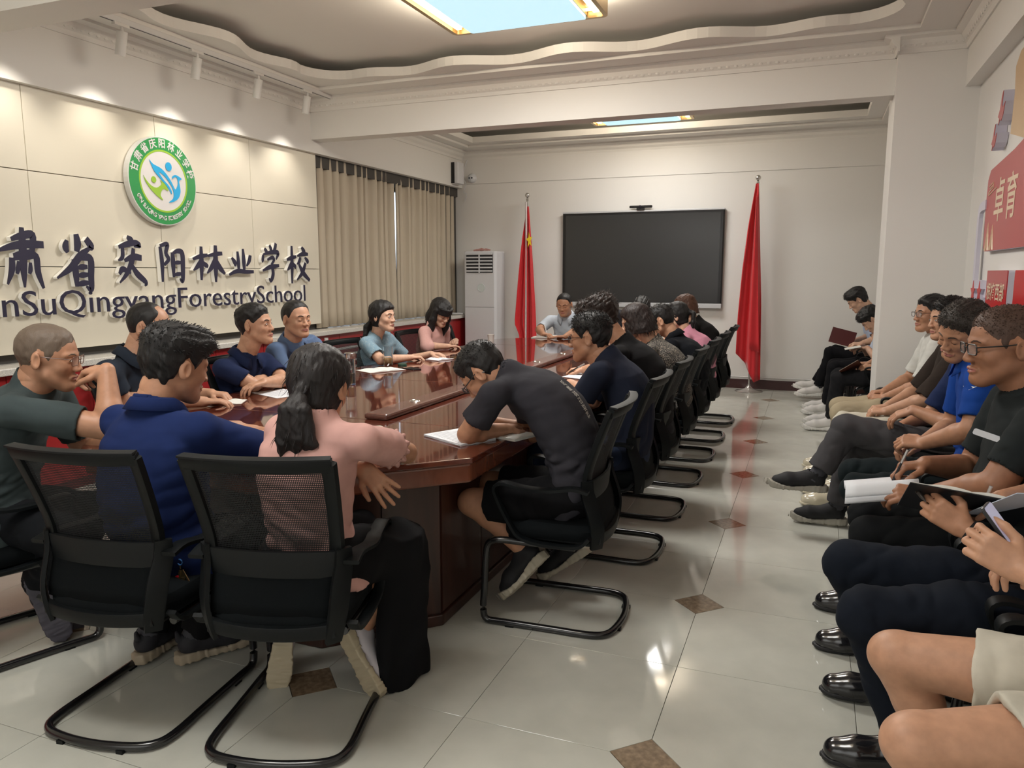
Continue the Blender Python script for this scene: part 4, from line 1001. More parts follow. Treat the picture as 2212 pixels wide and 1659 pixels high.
def make_chair():
    t = thing('conference_chair', 'proto', 'chair')
    # outer back frame: a flat loop
    zz = [.40, .5, .6, .7, .8, .9, .935]
    L1 = [(backx(z), halfw(z) - .018, z) for z in zz]; topz = [(backx(.945) - dish(y, .9), y, .945 + .006 * (1 - abs(y) / .2)) for y in (.17, .085, 0, -.085, -.17)]
    R1 = [(x, -y, z) for x, y, z in L1[::-1]]
    b = MB(); b.sweep(crom(L1[2:] + topz + R1[:-2], 4), [(-.009, -.019), (.009, -.019), (.011, 0), (.009, .019), (-.009, .019)], up=(0, 0, 1))
    # keep the band facing the sitter: rebuild as explicit side bands
    b = MB()
    def band(pts, wdir, w, th, k=3):
        P = crom(pts, k); V = []; n = len(P)
        for i, p in enumerate(P):
            tg = (P[min(i + 1, n - 1)] - P[max(i - 1, 0)]).normalized(); wd = wdir(p).normalized(); wd = (wd - tg * wd.dot(tg)).normalized(); nn = tg.cross(wd)
            ww = w(i / (n - 1)) if callable(w) else w
            for a, c in ((-1, -1), (-.8, -1.25), (.8, -1.25), (1, -1), (1, 1), (.8, 1.25), (-.8, 1.25), (-1, 1)): V.append(p + wd * a * ww / 2 + nn * c * th / 2.5)
        F = [(i * 8 + q, (i + 1) * 8 + q, (i + 1) * 8 + (q + 1) % 8, i * 8 + (q + 1) % 8) for i in range(n - 1) for q in range(8)] + [list(range(8)), [(n - 1) * 8 + q for q in range(8)][::-1]]
        b.add(V, F)
    for s in (-1, 1): band([(backx(z) - .002, s * (halfw(z) - .018), z) for z in (.60, .68, .78, .88, .94)], lambda p: Vector((.3, 1, 0)), .042, .024)
    band([(backx(.932) - dish(y, .9), y, .932) for y in (-.222, -.15, -.07, 0, .07, .15, .222)], lambda p: Vector((-.35, 0, 1)), .038, .026)
    b.build('back_frame', blk, t, True)
    b = MB(); band([(backx(.955) - dish(y, .9) - .004, y, .954) for y in (-.222, -.15, -.07, 0, .07, .15, .222)], lambda p: Vector((1, 0, .1)), .034, .007); b.build('top_lip', blk2, t, True)
    b = MB(); b.grid(lambda u, v: (backx(.62 + .3 * v) - dish((u - .5) * .4, .8) * .8 + .002, (u - .5) * (.385 + .02 * v), .62 + .3 * v), 10, 6); b.build('back_mesh', net, t, True)
    b = MB(); b.grid(lambda u, v: (backx(.45 + .14 * v) - dish((u - .5) * .4, .4) * .6 + .002, (u - .5) * .385, .45 + .14 * v), 10, 4); b.build('lower_back_mesh', fab, t, True, solid=.003)
    def cross(z, w, hw, th, name, mt, dz=0):
        nonlocal b; b = MB(); band([(backx(z) - dish(y, z) * 1.0 - .004, y, z - dz * (1 - (y / .2) ** 2)) for y in [hw * k / 4 for k in range(-4, 5)]], lambda p: Vector((-.1, 0, 1)), w, th, 2); b.build(name, mt, t, True)
    cross(.605, .085, .196, .012, 'lumbar_support', blk2)
    cross(.415, .045, .196, .022, 'lower_crossbar', blk, .012)
    for s in (-1, 1):   # broad side plates from the arm root down to the seat
        b = MB(); band([(backx(z) - .01, s * (halfw(z) + .002), z) for z in (.655, .60, .54, .48, .42, .37)], lambda p: Vector((1, s * .9, 0)), lambda u: .05 + .012 * math.sin(u * 3), .016); b.build('side_plate', blk, t, True)
        # arm loop
        y0 = s * .243; pr = [(-.165, .615), (-.10, .626), (.0, .614), (.10, .612), (.185, .626), (.222, .612), (.222, .575), (.195, .515), (.16, .455), (.125, .408), (.06, .388), (-.04, .382), (-.13, .392), (-.17, .43)]
        b = MB(); pts = [(x, y0 + s * (.012 if .1 > x > -.1 and z > .5 else 0), z) for x, z in pr]
        band(pts, lambda p: Vector((0, 1, 0)), lambda u: .048 if u < .45 else .034, .014, 3); b.build('armrest', blk, t, True)
    # seat
    b = MB()
    def seat(u, v):
        a = 2 * math.pi * u; c, s_ = math.cos(a), math.sin(a); e = .45
        x = .005 + .215 * abs(c) ** e * (1 if c > 0 else -1); y = .222 * abs(s_) ** e * (1 if s_ > 0 else -1)
        r, z = [(0, .468), (.6, .468), (.92, .462), (1, .44), (1, .415), (.95, .395), (0, .395)][v]
        return (x * r, y * r, z - (.018 * (x > .15) * r))
    V = [seat(i / 28, j) for j in range(7) for i in range(28)]; b.add(V, [(j * 28 + i, j * 28 + (i + 1) % 28, (j + 1) * 28 + (i + 1) % 28, (j + 1) * 28 + i) for j in range(6) for i in range(28)]); b.build('seat', fab, t, True)
    b = MB(); b.box(-.17, .19, -.19, .19, .372, .396); b.build('seat_pan', blk, t, bevel=.01)
    # cantilever tube: one bent steel tube
    w = .222; pts = [(-.10, -w + .03, .365), (.10, -w + .02, .368), (.215, -w, .375), (.262, -w, .355), (.275, -w, .30), (.283, -w, .15), (.288, -w, .06), (.272, -w, .018), (.20, -w, .0155), (.0, -w, .0155), (-.17, -w, .0155), (-.235, -w + .03, .0155), (-.262, -w + .11, .0155), (-.272, 0, .0155)]
    pts = pts + [(x, -y, z) for x, y, z in pts[:-1][::-1]]
    b = MB(); b.tube(crom(pts, 4), .0145, 10); b.build('cantilever_tube', steel, t, True)
    for s in (-1, 1):
        for x, yy in ((.17, w), (-.262, .11)):
            b = MB(); b.box(x - .018, x + .018, s * yy - .012, s * yy + .012, 0, .012); b.build('glide', blk, t)
    return t
proto_chair = make_chair(); used_chair = [0]; 
def chair(x, y, rz, label, group):
    o = proto_chair if not used_chair[0] else copy_tree(proto_chair); used_chair[0] = 1
    o.location = (x, y, 0); o.rotation_euler = (0, 0, R(rz)); o['label'] = label; o['group'] = group; return o
gt_, gw = 'mesh-back chairs around the conference table', 'mesh-back chairs along the right wall'
chair(-2.065, 1.82, 98, 'black mesh-back cantilever chair under the person in the royal navy shirt seen from behind', gt_)
chair(-1.52, 1.93, 106, 'black mesh-back cantilever chair under the person in the pale pink blouse', gt_)
chair(-2.93, 1.90, 70, 'black cantilever chair under the person with glasses at the left edge of the picture', gt_)
for y, w in zip((3.03, 3.88, 4.62, 5.4, 6.15, 6.9, 7.75), ('the person in dark grey bent over the table corner', 'the person in navy with thin glasses', 'the person in the black T-shirt', 'the person in the black and cream floral dress', 'the person in black at the middle of the right side', 'the person in the pink top', 'the person in black, farthest on the right')):
    chair(-.955, y, 180 + (3 if y < 3.5 else 0), 'black mesh-back cantilever chair under ' + w, gt_)
for y, w in ((3.0, 'under the person in dark navy at the left side'), (3.78, 'under the person in navy with folded arms'), (4.45, 'under the person in the blue-grey polo'), (5.03, 'standing empty left of the person in blue'), (5.55, 'under the person in the blue patterned blouse'), (6.1, 'standing empty between the persons in blue and pink'), (6.72, 'under the person in pink with long hair')):
    chair(-3.17 if y not in (5.03, 6.1) else -3.18, y, 0 if y != 5.03 else -4, 'black mesh-back chair ' + w, gt_)
chair(-2.66, 8.6, -90, 'black chair under the person in the pale blue shirt at the head of the table', gt_)
chair(-1.98, 8.62, -90, 'black chair under the mostly hidden person beside the person in pale blue', gt_)
for y, w in ((9.4, 'the person with a maroon folder'), (8.6, 'the person with bowed head'), (7.75, 'the person hidden by the pillar'), (5.93, 'the person in the white T-shirt'), (5.22, 'the person in the dark brown shirt'), (4.56, 'the person with crossed grey legs'), (3.82, 'the person in the bright blue polo'), (3.06, 'the person writing on a pad'), (2.46, 'the person in navy trousers'), (1.86, 'the person in cream shorts')):
    chair(.70, y, 180, 'black chair along the right wall under ' + w, gw)
# ---------------------------------------------------------------- lettering on the left wall
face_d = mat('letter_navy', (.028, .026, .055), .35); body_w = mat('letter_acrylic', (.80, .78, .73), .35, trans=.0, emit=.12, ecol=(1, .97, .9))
MY = Matrix(((0, 0, 1, 0), (1, 0, 0, 0), (0, 1, 0, 0), (0, 0, 0, 1)))       # text plane: x -> +Y, y -> +Z, depth -> +X
STROKES = {
 '肃': [[(53, 103, 5), (52, 70, 9), (50, 30, 8), (49, -2, 2)], [(28, 82, 4), (50, 88, 7), (76, 90, 8), (72, 60, 6)], [(-2, 62, 3), (30, 70, 7), (60, 74, 8), (100, 74, 7)], [(30, 54, 4), (50, 57, 7), (74, 60, 6)], [(26, 50, 6), (24, 30, 7), (12, 4, 2)], [(30, 48, 3), (60, 52, 6), (80, 53, 7), (82, 25, 7), (92, -4, 3)], [(40, 44, 3), (37, 30, 5), (34, 22, 3)], [(66, 42, 3), (65, 30, 5), (62, 22, 3)]],
 '省': [[(54, 102, 6), (56, 84, 9), (52, 70, 6)], [(30, 90, 4), (26, 78, 8), (30, 68, 4)], [(78, 94, 7), (90, 80, 8), (84, 76, 3)], [(84, 76, 4), (60, 62, 8), (34, 40, 7), (0, 22, 2)], [(44, 56, 6), (46, 30, 8), (46, 6, 4)], [(48, 56, 4), (68, 60, 7), (86, 56, 8), (84, 25, 8), (82, 0, 6), (70, 6, 2)], [(52, 40, 3), (62, 42, 6), (76, 42, 4)], [(52, 26, 3), (62, 27, 6), (76, 28, 4)], [(48, 10, 4), (62, 12, 6), (78, 13, 4)]],
 '庆': [[(44, 102, 4), (56, 94, 9), (58, 86, 4)], [(14, 80, 4), (40, 86, 7), (70, 90, 7), (84, 84, 6), (66, 82, 2)], [(26, 84, 5), (24, 60, 6), (10, 52, 2)], [(30, 52, 4), (60, 60, 8), (88, 58, 7)], [(62, 78, 5), (56, 54, 8), (36, 26, 6), (10, 6, 2)], [(10, 24, 4), (22, 34, 7), (48, 26, 3)], [(52, 44, 4), (70, 24, 8), (98, 6, 6), (94, -2, 2)]],
 '阳': [[(14, 92, 5), (18, 50, 7), (16, 2, 3)], [(14, 94, 4), (40, 98, 7), (34, 76, 6), (42, 60, 6), (26, 46, 4)], [(58, 78, 6), (58, 50, 8), (58, 14, 4)], [(60, 76, 4), (78, 82, 7), (94, 76, 8), (94, 40, 8), (90, 4, 6), (80, 10, 2)], [(62, 50, 3), (74, 52, 6), (88, 52, 4)], [(60, 20, 4), (74, 22, 6), (88, 23, 4)]],
 '林': [[(0, 62, 4), (24, 70, 7), (48, 74, 5)], [(28, 98, 4), (27, 50, 7), (24, 2, 3)], [(28, 64, 4), (16, 44, 7), (0, 30, 2)], [(30, 56, 3), (42, 44, 7), (46, 38, 2)], [(50, 72, 4), (76, 78, 7), (98, 80, 6)], [(76, 103, 5), (74, 50, 8), (72, -4, 3)], [(74, 68, 4), (60, 40, 7), (44, 22, 2)], [(76, 62, 4), (88, 38, 8), (104, 20, 4)]],
 '业': [[(36, 88, 4), (38, 50, 7), (38, 20, 4)], [(60, 98, 4), (62, 54, 8), (62, 20, 4)], [(10, 66, 4), (22, 50, 8), (24, 36, 3)], [(92, 76, 6), (86, 56, 7), (74, 38, 3)], [(-4, 8, 4), (30, 20, 8), (70, 18, 8), (104, 18, 6)]],
 '学': [[(20, 88, 4), (30, 80, 7), (30, 74, 3)], [(48, 98, 4), (56, 86, 7), (52, 80, 3)], [(84, 104, 6), (78, 90, 7), (66, 80, 3)], [(12, 70, 5), (8, 58, 6), (6, 50, 2)], [(12, 72, 3), (50, 78, 6), (94, 78, 7), (82, 60, 3)], [(34, 58, 3), (60, 64, 6), (70, 58, 5), (54, 44, 4)], [(54, 46, 5), (62, 20, 8), (48, 0, 6), (38, 6, 2)], [(6, 28, 3), (48, 38, 7), (96, 42, 5)]],
 '校': [[(0, 62, 4), (22, 68, 7), (44, 72, 4)], [(24, 102, 4), (23, 50, 7), (20, -6, 3)], [(24, 60, 4), (12, 42, 6), (0, 32, 2)], [(26, 54, 3), (36, 44, 6), (40, 38, 2)], [(72, 100, 4), (82, 88, 8), (82, 82, 3)], [(50, 74, 3), (76, 80, 7), (102, 80, 5)], [(64, 70, 4), (58, 58, 6), (48, 50, 2)], [(86, 70, 3), (98, 60, 7), (98, 52, 3)], [(88, 54, 5), (72, 26, 7), (44, 4, 2)], [(56, 50, 4), (76, 24, 8), (106, 2, 5)]],
 '甘': [[(0, 66, 4), (50, 74, 8), (100, 76, 6)], [(26, 98, 5), (26, 50, 8), (28, 0, 4)], [(76, 102, 5), (76, 50, 8), (74, 0, 4)], [(28, 38, 3), (50, 40, 6), (74, 41, 4)], [(28, 6, 3), (50, 8, 6), (74, 9, 4)]]}
sign = thing('wall_lettering', 'raised dark blue school name in brush characters and Latin letters on the cream wall', 'lettering', (-4.80, 4.8, 1.4))
def brush(ch, y0, y1, z0, z1):
    for nm, x0, x1, grow, mt in (('letter_body', .006, .044, .9, body_w), ('letter', .044, .050, 1.0, face_d)):
        b = MB(); sy, sz = (y1 - y0) / 100, (z1 - z0) / 100
        for k, st in enumerate(STROKES[ch]):
            P = crom([(p[0], p[1], p[2]) for p in st], 5); L = []; Rr = []
            for i, p in enumerate(P):
                q = P[min(i + 1, len(P) - 1)]; o = P[max(i - 1, 0)]; d = Vector((q.x - o.x, q.y - o.y, 0)).normalized(); n = Vector((-d.y, d.x, 0)); w = max(.8, p.z) * .92 * grow
                L.append((p.x + n.x * w, p.y + n.y * w)); Rr.append((p.x - n.x * w, p.y - n.y * w))
            m_ = len(L); xa, xb = x0 + k * .0001, x1 + k * .0001
            V = [(xa, y0 + x * sy - 4.8, z0 + y * sz - 1.4) for x, y in L + Rr] + [(xb, y0 + x * sy - 4.8, z0 + y * sz - 1.4) for x, y in L + Rr]; F = []; o2 = 2 * m_
            for i in range(m_ - 1):
                F += [(i, i + 1, m_ + i + 1, m_ + i), (o2 + i, o2 + m_ + i, o2 + m_ + i + 1, o2 + i + 1), (i, o2 + i, o2 + i + 1, i + 1), (m_ + i, m_ + i + 1, o2 + m_ + i + 1, o2 + m_ + i)]
            F += [(0, m_, o2 + m_, o2), (m_ - 1, o2 + m_ - 1, o2 + 2 * m_ - 1, 2 * m_ - 1)]
            b.add(V, F)
        b.build(nm, mt, sign, fix=True)
for ch, y0, y1, z0, z1 in (('甘', 2.85, 3.15, 1.385, 1.745), ('肃', 3.308, 3.61, 1.385, 1.75), ('省', 3.69, 4.0, 1.355, 1.73), ('庆', 4.163, 4.43, 1.38, 1.73), ('阳', 4.544, 4.82, 1.395, 1.70), ('林', 4.917, 5.26, 1.405, 1.695), ('业', 5.34, 5.63, 1.437, 1.69), ('学', 5.753, 6.01, 1.40, 1.735), ('校', 6.125, 6.45, 1.39, 1.725)):
    brush(ch, y0, y1, z0, z1)
txt = 'GanSuQingyangForestrySchool'
V, F = text_geo(txt, 1, 0, .004, 'LEFT'); xs = [v[0] for v in V]; w_all = max(xs) - min(xs)
V2, _ = text_geo('Gan', 1, 0, .004, 'LEFT'); w_g = max(v[0] for v in V2) + .045
sx = (6.385 - 3.415) / (w_all - w_g); sz_ = .172 / .73
y = 3.415 - w_g * sx
pre = 0
for i, c in enumerate(txt):
    if i:
        Vp, _ = text_geo(txt[:i] + '|', 1, 0, 0, 'LEFT'); Vb, _ = text_geo('|', 1, 0, 0, 'LEFT'); pre = max(v[0] for v in Vp) - max(v[0] for v in Vb)
    for nm, x0, x1, bo, mt in (('letter_body', .006, .040, -.006, body_w), ('letter', .040, .046, -.002, face_d)):
        Vc, Fc = text_geo(c, 1, 1, bo, 'LEFT')
        Vw = [(x0 + (v[2] + .5) * (x1 - x0), y + (pre + v[0]) * sx - 4.8, 1.264 + (v[1]) * sz_ - 1.4) for v in Vc]
        meshobj(nm, Vw, Fc, mt, sign)
# round emblem
em = thing('round_emblem', 'round green and white school emblem with a blue bird figure on the cream wall', 'emblem', (-4.80, 4.655, 2.175))
Mx = Matrix(((0, 0, 1, 0), (1, 0, 0, 0), (0, 1, 0, 0), (0, 0, 0, 1)))
def disc(r, x0, x1, mt, name, r0=0):
    b = MB()
    if r0:
        n = 64; V = []; 
        for x in (x0, x1):
            for q in (r, r0): V += [(x, q * math.cos(2 * math.pi * i / n), q * math.sin(2 * math.pi * i / n)) for i in range(n)]
        F = []
        for i in range(n): j = (i + 1) % n; F += [(2 * n + i, 2 * n + j, 3 * n + j, 3 * n + i), (i, j, 2 * n + j, 2 * n + i), (n + i, 3 * n + i, 3 * n + j, n + j)]
        b.add(V, F)
    else: b.lathe([(r, x0), (r, x1)], 64, 0, Mx)
    return b.build(name, mt, em)
grn = mat('emblem_green', (.035, .30, .085), .3); lime = mat('emblem_lime', (.32, .55, .05), .3); emw = mat('emblem_white', (.75, .73, .72), .25); blu = mat('emblem_blue', (.02, .42, .80), .3)
disc(.335, .008, .055, mat('emblem_edge', (.7, .7, .68), .3), 'disc_body'); disc(.327, .055, .057, grn, 'green_ring', .235); disc(.237, .055, .058, lime, 'lime_ring', .223); disc(.225, .055, .0565, emw, 'white_field')
def flat(name, polys, mt, x=.0585, th=.002):
    b = MB()
    for P in polys:
        n = len(P); V = [(x, p[0], p[1]) for p in P] + [(x + th, p[0], p[1]) for p in P]
        b.add(V, [(i, (i + 1) % n, n + (i + 1) % n, n + i) for i in range(n)]); b.add([(x + th, p[0], p[1]) for p in P], [list(range(n))])
    o = b.build(name, mt, em, fix=False)
    import bmesh
    bm = bmesh.new(); bm.from_mesh(o.data); bmesh.ops.triangulate(bm, faces=[f for f in bm.faces if len(f.verts) > 4]); bm.to_mesh(o.data); bm.free(); return o
# picture coordinates of the emblem drawing (centre 0,0; unit = ring radius)
def ep(L): return [((a - 730) / 335 * .227 * 1.0, (830 - c) / 455 * .227) for a, c in L]
def sm(L): return [(v.x, v.y) for v in crom([(p[0], p[1], 0) for p in L], 5)]
flat('bird_wing', [ep(sm([(535, 530), (590, 590), (700, 640), (790, 740), (850, 850), (890, 930), (930, 850), (930, 770), (905, 735), (850, 770), (860, 730), (900, 705), (950, 720), (995, 755), (955, 790), (960, 860), (965, 960), (930, 1060), (860, 1120), (780, 1142), (850, 1070), (858, 960), (815, 850), (730, 740), (660, 700), (720, 800), (790, 880), (830, 960), (828, 1010), (780, 920), (690, 810), (600, 700), (560, 610)]))], blu)
flat('bird_head', [ep([(808 + 46 * math.cos(a * .3), 593 + 68 * math.sin(a * .3)) for a in range(21)])], blu)
flat('leaf_figure', [ep(sm([(438, 775), (480, 850), (540, 915), (610, 940), (670, 900), (690, 860), (672, 820), (740, 870), (780, 965), (720, 945), (680, 985), (665, 1050), (695, 1118), (610, 1060), (520, 960), (460, 860)]))], lime)
flat('leaf_head', [ep([(581 + 35 * math.cos(a * .3), 822 + 48 * math.sin(a * .3)) for a in range(21)])], lime)
def ringtext(chars, a0, a1, size, r, bold, up=1):
    for i, c in enumerate(chars):
        if c == ' ': continue
        a = R(a0 + (a1 - a0) * i / (len(chars) - 1)); V, F = text_geo(c, size, 0, bold, 'CENTER'); rot = a - math.pi / 2 if up > 0 else a + math.pi / 2; out = []
        for v in V:
            x, y_ = v[0] * .95, v[1]; X_ = x * math.cos(rot) - y_ * math.sin(rot) + r * math.cos(a); Y_ = x * math.sin(rot) + y_ * math.cos(rot) + r * math.sin(a); out.append((.0585, X_, Y_))
        meshobj('ring_letter', out, F, emw, em)
ringtext('甘肃省庆阳林业学校', 163, 17, .075, .281, .0016)
ringtext('GAN SU QING YANG FORESTRY SCHOOL', 207, 333, .046, .281, .0011, -1)
# ---------------------------------------------------------------- interactive screen, camera bar
tv = thing('interactive_display', 'large black wall-mounted interactive display with silver edges', 'display', (-2.15, YB - .05, 1.65)); sil = mat('silver_plastic', (.55, .56, .58), .35, .3); dk = mat('black_bezel', (.006, .006, .007), .3)
b = MB(); b.box(-1.065, 1.065, -.03, .045, -.62, .63, b=.01); b.build('housing', dk, tv, bevel=.004)
b = MB(); b.box(-1.065, 1.065, -.038, .0, .612, .634); b.build('top_edge', sil, tv, bevel=.003)
b = MB(); b.box(-1.065, 1.065, -.042, .0, -.628, -.567); b.build('bottom_edge', sil, tv, bevel=.004)
b = MB(); b.box(-1.02, 1.02, -.034, -.028, -.56, .585); b.build('screen', mat('screen_glass', (.022, .023, .024), .27, spec=.6, bump=.03, bscale=300), tv)
for i in range(6): b = MB(); b.box(.60 + i * .035, .611 + i * .035, -.0435, -.041, -.603, -.594); b.build('button', dk, tv)
b = MB(); b.box(-.04, -.015, -.04, -.036, .6, .61); b.build('sensor', dk, tv)
cb = thing('camera_bar', 'small black video camera bar on top of the display', 'camera', (-2.15, YB - .08, 2.284)); b = MB(); b.prism(rrect(.30, .07, .03), .028, .058); b.build('bar', dk, cb, bevel=.006)
b = MB(); b.box(-.05, .05, -.03, .03, 0, .03); b.build('clamp', dk, cb); b = MB(); b.lathe([(.0, 0), (.016, 0), (.016, .01), (0, .01)], 12, 0, Matrix.Translation((0, -.036, .043)) @ Matrix.Rotation(R(90), 4, 'X')); b.build('lens', mat('lens_black', (.01, .01, .02), .05), cb)
# ---------------------------------------------------------------- flags
def flag(x, y, ztop, label, side, zlo, yellow=False):
    t = thing('flag_stand', label, 'flag', (x, y, 0)); redm = mat('flag_red', (.60, .012, .02), .62, sheen=.3, bump=.15, bscale=300)
    b = MB(); b.lathe([(.165, 0), (.165, .008), (.10, .022), (.05, .04), (.02, .07), (.017, .09), (.0, .09)], 28); b.build('base', mat('brushed_steel', (.6, .58, .56), .3, 1), t, True)
    b = MB(); b.tube([(0, 0, .05), (0, 0, ztop - .05)], .0125, 10); b.build('pole', chrome, t, True)
    b = MB(); b.sphere((0, 0, ztop - .01), .034, 14, 10); b.lathe([(.012, ztop - .09), (.02, ztop - .07), (.012, ztop - .05), (.02, ztop - .045)], 12); b.build('finial', chrome, t, True, fix=False)
    return t, redm
t, redm = flag(-.69, 9.86, 2.62, 'red flag hanging on a chrome pole right of the display', 1, .13)
def drape(t, name, prof_l, prof_r, zt, folds, dep, mt, ph=0, nz=26, nu=30, yb=0):
    def fn(u, v):
        z = zt[0] + (zt[1] - zt[0]) * v; l = float(np.interp(v, prof_l[0], prof_l[1])); r = float(np.interp(v, prof_r[0], prof_r[1])); zb = float(np.interp(u, *folds[2])) if len(folds) > 2 else 0
        z = z + zb * v; a = dep * min(1, v * 3 + .15)
        return (l + (r - l) * u, yb - .02 - a * math.sin(2 * math.pi * folds[0] * u + ph + folds[1] * v) - a * .4 * math.sin(2 * math.pi * folds[0] * 2.3 * u + 2 * v), z)
    b = MB(); b.grid(fn, nu, nz); return b.build(name, mt, t, True, fix=False, solid=.002)
drape(t, 'flag_cloth', ([0, .25, .5, .78, 1], [-.022, -.09, -.135, -.165, -.17]), ([0, .12, .3, .6, 1], [.012, .03, .055, .10, .13]), (2.54, .48), (1.6, .9, ([0, .35, .75, 1], [0, -.12, -.36, -.33])), .035, redm, .4)
b = MB(); b.grid(lambda u, v: (-.01 + (.008 + .11 * v) * u, -.05 - .035 * min(1, v * 2) - .014 * math.sin(4 * u + 2 * v), 2.42 - 1.88 * v - .04 * u), 8, 16); b.build('front_fold', redm, t, True, solid=.002)
t, redm = flag(-3.66, 9.86, 2.52, 'red flag with a yellow star, furled on a pole between the cooler and the display', 1, .5)
drape(t, 'flag_cloth', ([0, .15, .5, .8, .88, 1], [-.02, -.06, -.12, -.165, -.1, -.07]), ([0, .2, .6, 1], [.0, .004, .01, .014]), (2.22, .42), (1.3, .8), .028, redm, .9)
drape(t, 'flag_cloth', ([0, .3, 1], [.0, .012, .02]), ([0, .15, .4, .7, 1], [.03, .05, .085, .125, .15]), (2.36, .40), (1.2, .6), .03, redm, 2.2, yb=-.008)
b = MB(); b.grid(lambda u, v: (-.016 + .026 * u + .004 * math.sin(4 * v), -.045 - .004 * math.sin(3 * u), 2.42 - 2.0 * v), 3, 14); b.build('pole_sleeve', mat('flag_white_hem', (.72, .66, .66), .8), t, True, solid=.002)
P = []
for i in range(10): a = R(90 + 36 * i + 8); r = .11 if i % 2 == 0 else .045; P.append((r * math.cos(a) * .42, r * math.sin(a)))
b = MB(); b.add([(.052 + p[0], -.066, 1.91 + p[1]) for p in P] + [(.052, -.0665, 1.91)], [(i, (i + 1) % 10, 10) for i in range(10)]); b.build('yellow_star', mat('flag_yellow', (.85, .62, .02), .7), t, solid=.002)
# ---------------------------------------------------------------- floor-standing air conditioner
acm = mat('ac_white', (.66, .67, .70), .35); ac = thing('air_conditioner', 'tall white floor-standing air conditioner in the far left corner', 'air conditioner', (-4.325, 9.93, 0))
b = MB(); b.box(-.245, .245, -.18, .17, .04, 1.77, b=.03); b.build('cabinet', acm, ac, bevel=.01)
b = MB(); b.box(-.235, .235, -.16, .16, 0, .04); b.build('plinth', dk, ac)
b = MB(); b.box(-.225, .225, -.192, -.178, 1.0, 1.76); b.build('upper_panel', acm, ac, bevel=.006); b = MB(); b.box(-.225, .225, -.192, -.178, .06, .994); b.build('lower_panel', acm, ac, bevel=.006)
b = MB(); b.box(-.195, .205, -.196, -.19, 1.475, 1.735); b.build('grille_opening', mat('grille_dark', (.02, .02, .025), .6), ac)
for i in range(6):
    z = 1.49 + i * .046; b = MB(); b.box(-.19, .20, -.21, -.196, z, z + .02); b.build('louvre', acm, ac, bevel=.003)
b = MB(); b.box(-.003, .012, -.212, -.196, 1.475, 1.735); b.build('louvre_link', acm, ac)
b = MB(); b.lathe([(.0, .003), (.050, .003), (.053, .006), (.056, .003), (.056, 0)], 28, 0, Matrix.Translation((.03, -.192, 1.27)) @ Matrix.Rotation(R(90), 4, 'X')); b.build('control_dial', mat('dial_pale', (.6, .66, .66), .2), ac, True)
b = MB()
for k in range(5): b.tube([(-.1 + .03 * k, 0, 0), (-.05 + .035 * k, .02 * (k % 2), .012 + .006 * (k % 3)), (.04 + .03 * k, -.02, .004)], .012, 6)
o = b.build('plastic_bag', mat('pink_plastic', (.66, .36, .32), .4, alpha=.75), None, True); o.location = (-4.38, 9.9, 1.785); tag(o, 'crumpled pink plastic bag lying on top of the air conditioner', 'bag')
# pipe between window sill and cooler
b = MB(); b.tube([(-4.80, 9.72, .905), (-4.58, 9.72, .905)], .012, 8); o = b.build('white_pipe', acm, None, True); tag(o, 'short white pipe from the window sill into the air conditioner', 'pipe')
# wall speaker, dome camera, cables
sp_ = thing('wall_speaker', 'white wall speaker with dark side, high in the far left corner', 'speaker', (-4.70, 9.86, 2.845)); b = MB(); b.box(-.045, .055, -.10, .10, -.145, .145, b=.01); b.build('cabinet', acm, sp_, bevel=.006)
b = MB(); b.box(-.052, -.0, -.104, -.098, -.14, .14); b.build('side_gap', dk, sp_)
dc = thing('dome_camera', 'small white twin-lens security camera on the back wall beside the speaker', 'camera', (-4.585, YB - .03, 2.80)); M = Matrix.Rotation(R(90), 4, 'X')
b = MB(); b.lathe([(.065, -.018), (.065, .0), (.055, .02), (.035, .045), (0, .055)], 20, 0, M); b.build('dome', acm, dc, True)
for x in (-.02, .02): b = MB(); b.sphere((x, -.05, 0), .013, 10, 6); b.build('lens', MATS['lens_black'], dc, True, fix=False)
b = MB(); b.tube(crom([(-4.66, YB - .02, 3.06), (-4.70, YB - .03, 2.95), (-4.715, YB - .03, 2.8), (-4.68, YB - .03, 2.72), (-4.72, YB - .03, 2.62), (-4.67, YB - .03, 2.58), (-4.70, YB - .03, 2.48)], 5), .005, 6); tag(b.build('hanging_cable', acm, None, True), 'loose white cable hanging in the corner beside the dome camera', 'cable')
b = MB(); b.tube([(-4.66, YB - .006, 3.052), (.48, YB - .006, 3.052)], .005, 6); tag(b.build('cornice_cable', mat('cable_grey', (.4, .38, .34), .6), None, True), 'thin cable clipped along the cornice of the back wall', 'cable')
# ---------------------------------------------------------------- slogan boards on the right wall
XW = XR - .003
rw = mat('board_red', (.46, .075, .08), .3); rw2 = mat('board_deep_red', (.50, .005, .01), .35); gold_t = mat('board_cream', (.74, .58, .42), .4); edge = mat('board_edge_lilac', (.62, .60, .70), .4)
Mr = lambda v, x: (x - .0, -v[0], v[1])      # text on the right wall reads towards -Y
bt = thing('slogan_board', 'large red slogan board with cream characters on the right wall', 'sign', (XW, 4.3, 1.85))
Pb = [(1.41, .03), (1.38, -.22), (1.33, -.245), (-1.2, -.245), (-1.2, .56), (.75, .30), (1.34, .255), (1.40, .2)]
Pb = [(-p[0], p[1]) for p in Pb]      # +x is towards -Y
def board(par, P, d0, d1, mt, name): b = MB(); n = len(P); b.add([(-d0, -p[0], p[1]) for p in P] + [(-d1, -p[0], p[1]) for p in P], [(i, (i + 1) % n, n + (i + 1) % n, n + i) for i in range(n)] + [list(range(n, 2 * n)), list(range(n))]); return b.build(name, mt, par)
board(bt, Pb, 0, .03, edge, 'board_core'); board(bt, [(p[0] * .998, p[1] * .998) for p in Pb], .0302, .034, rw, 'red_face')
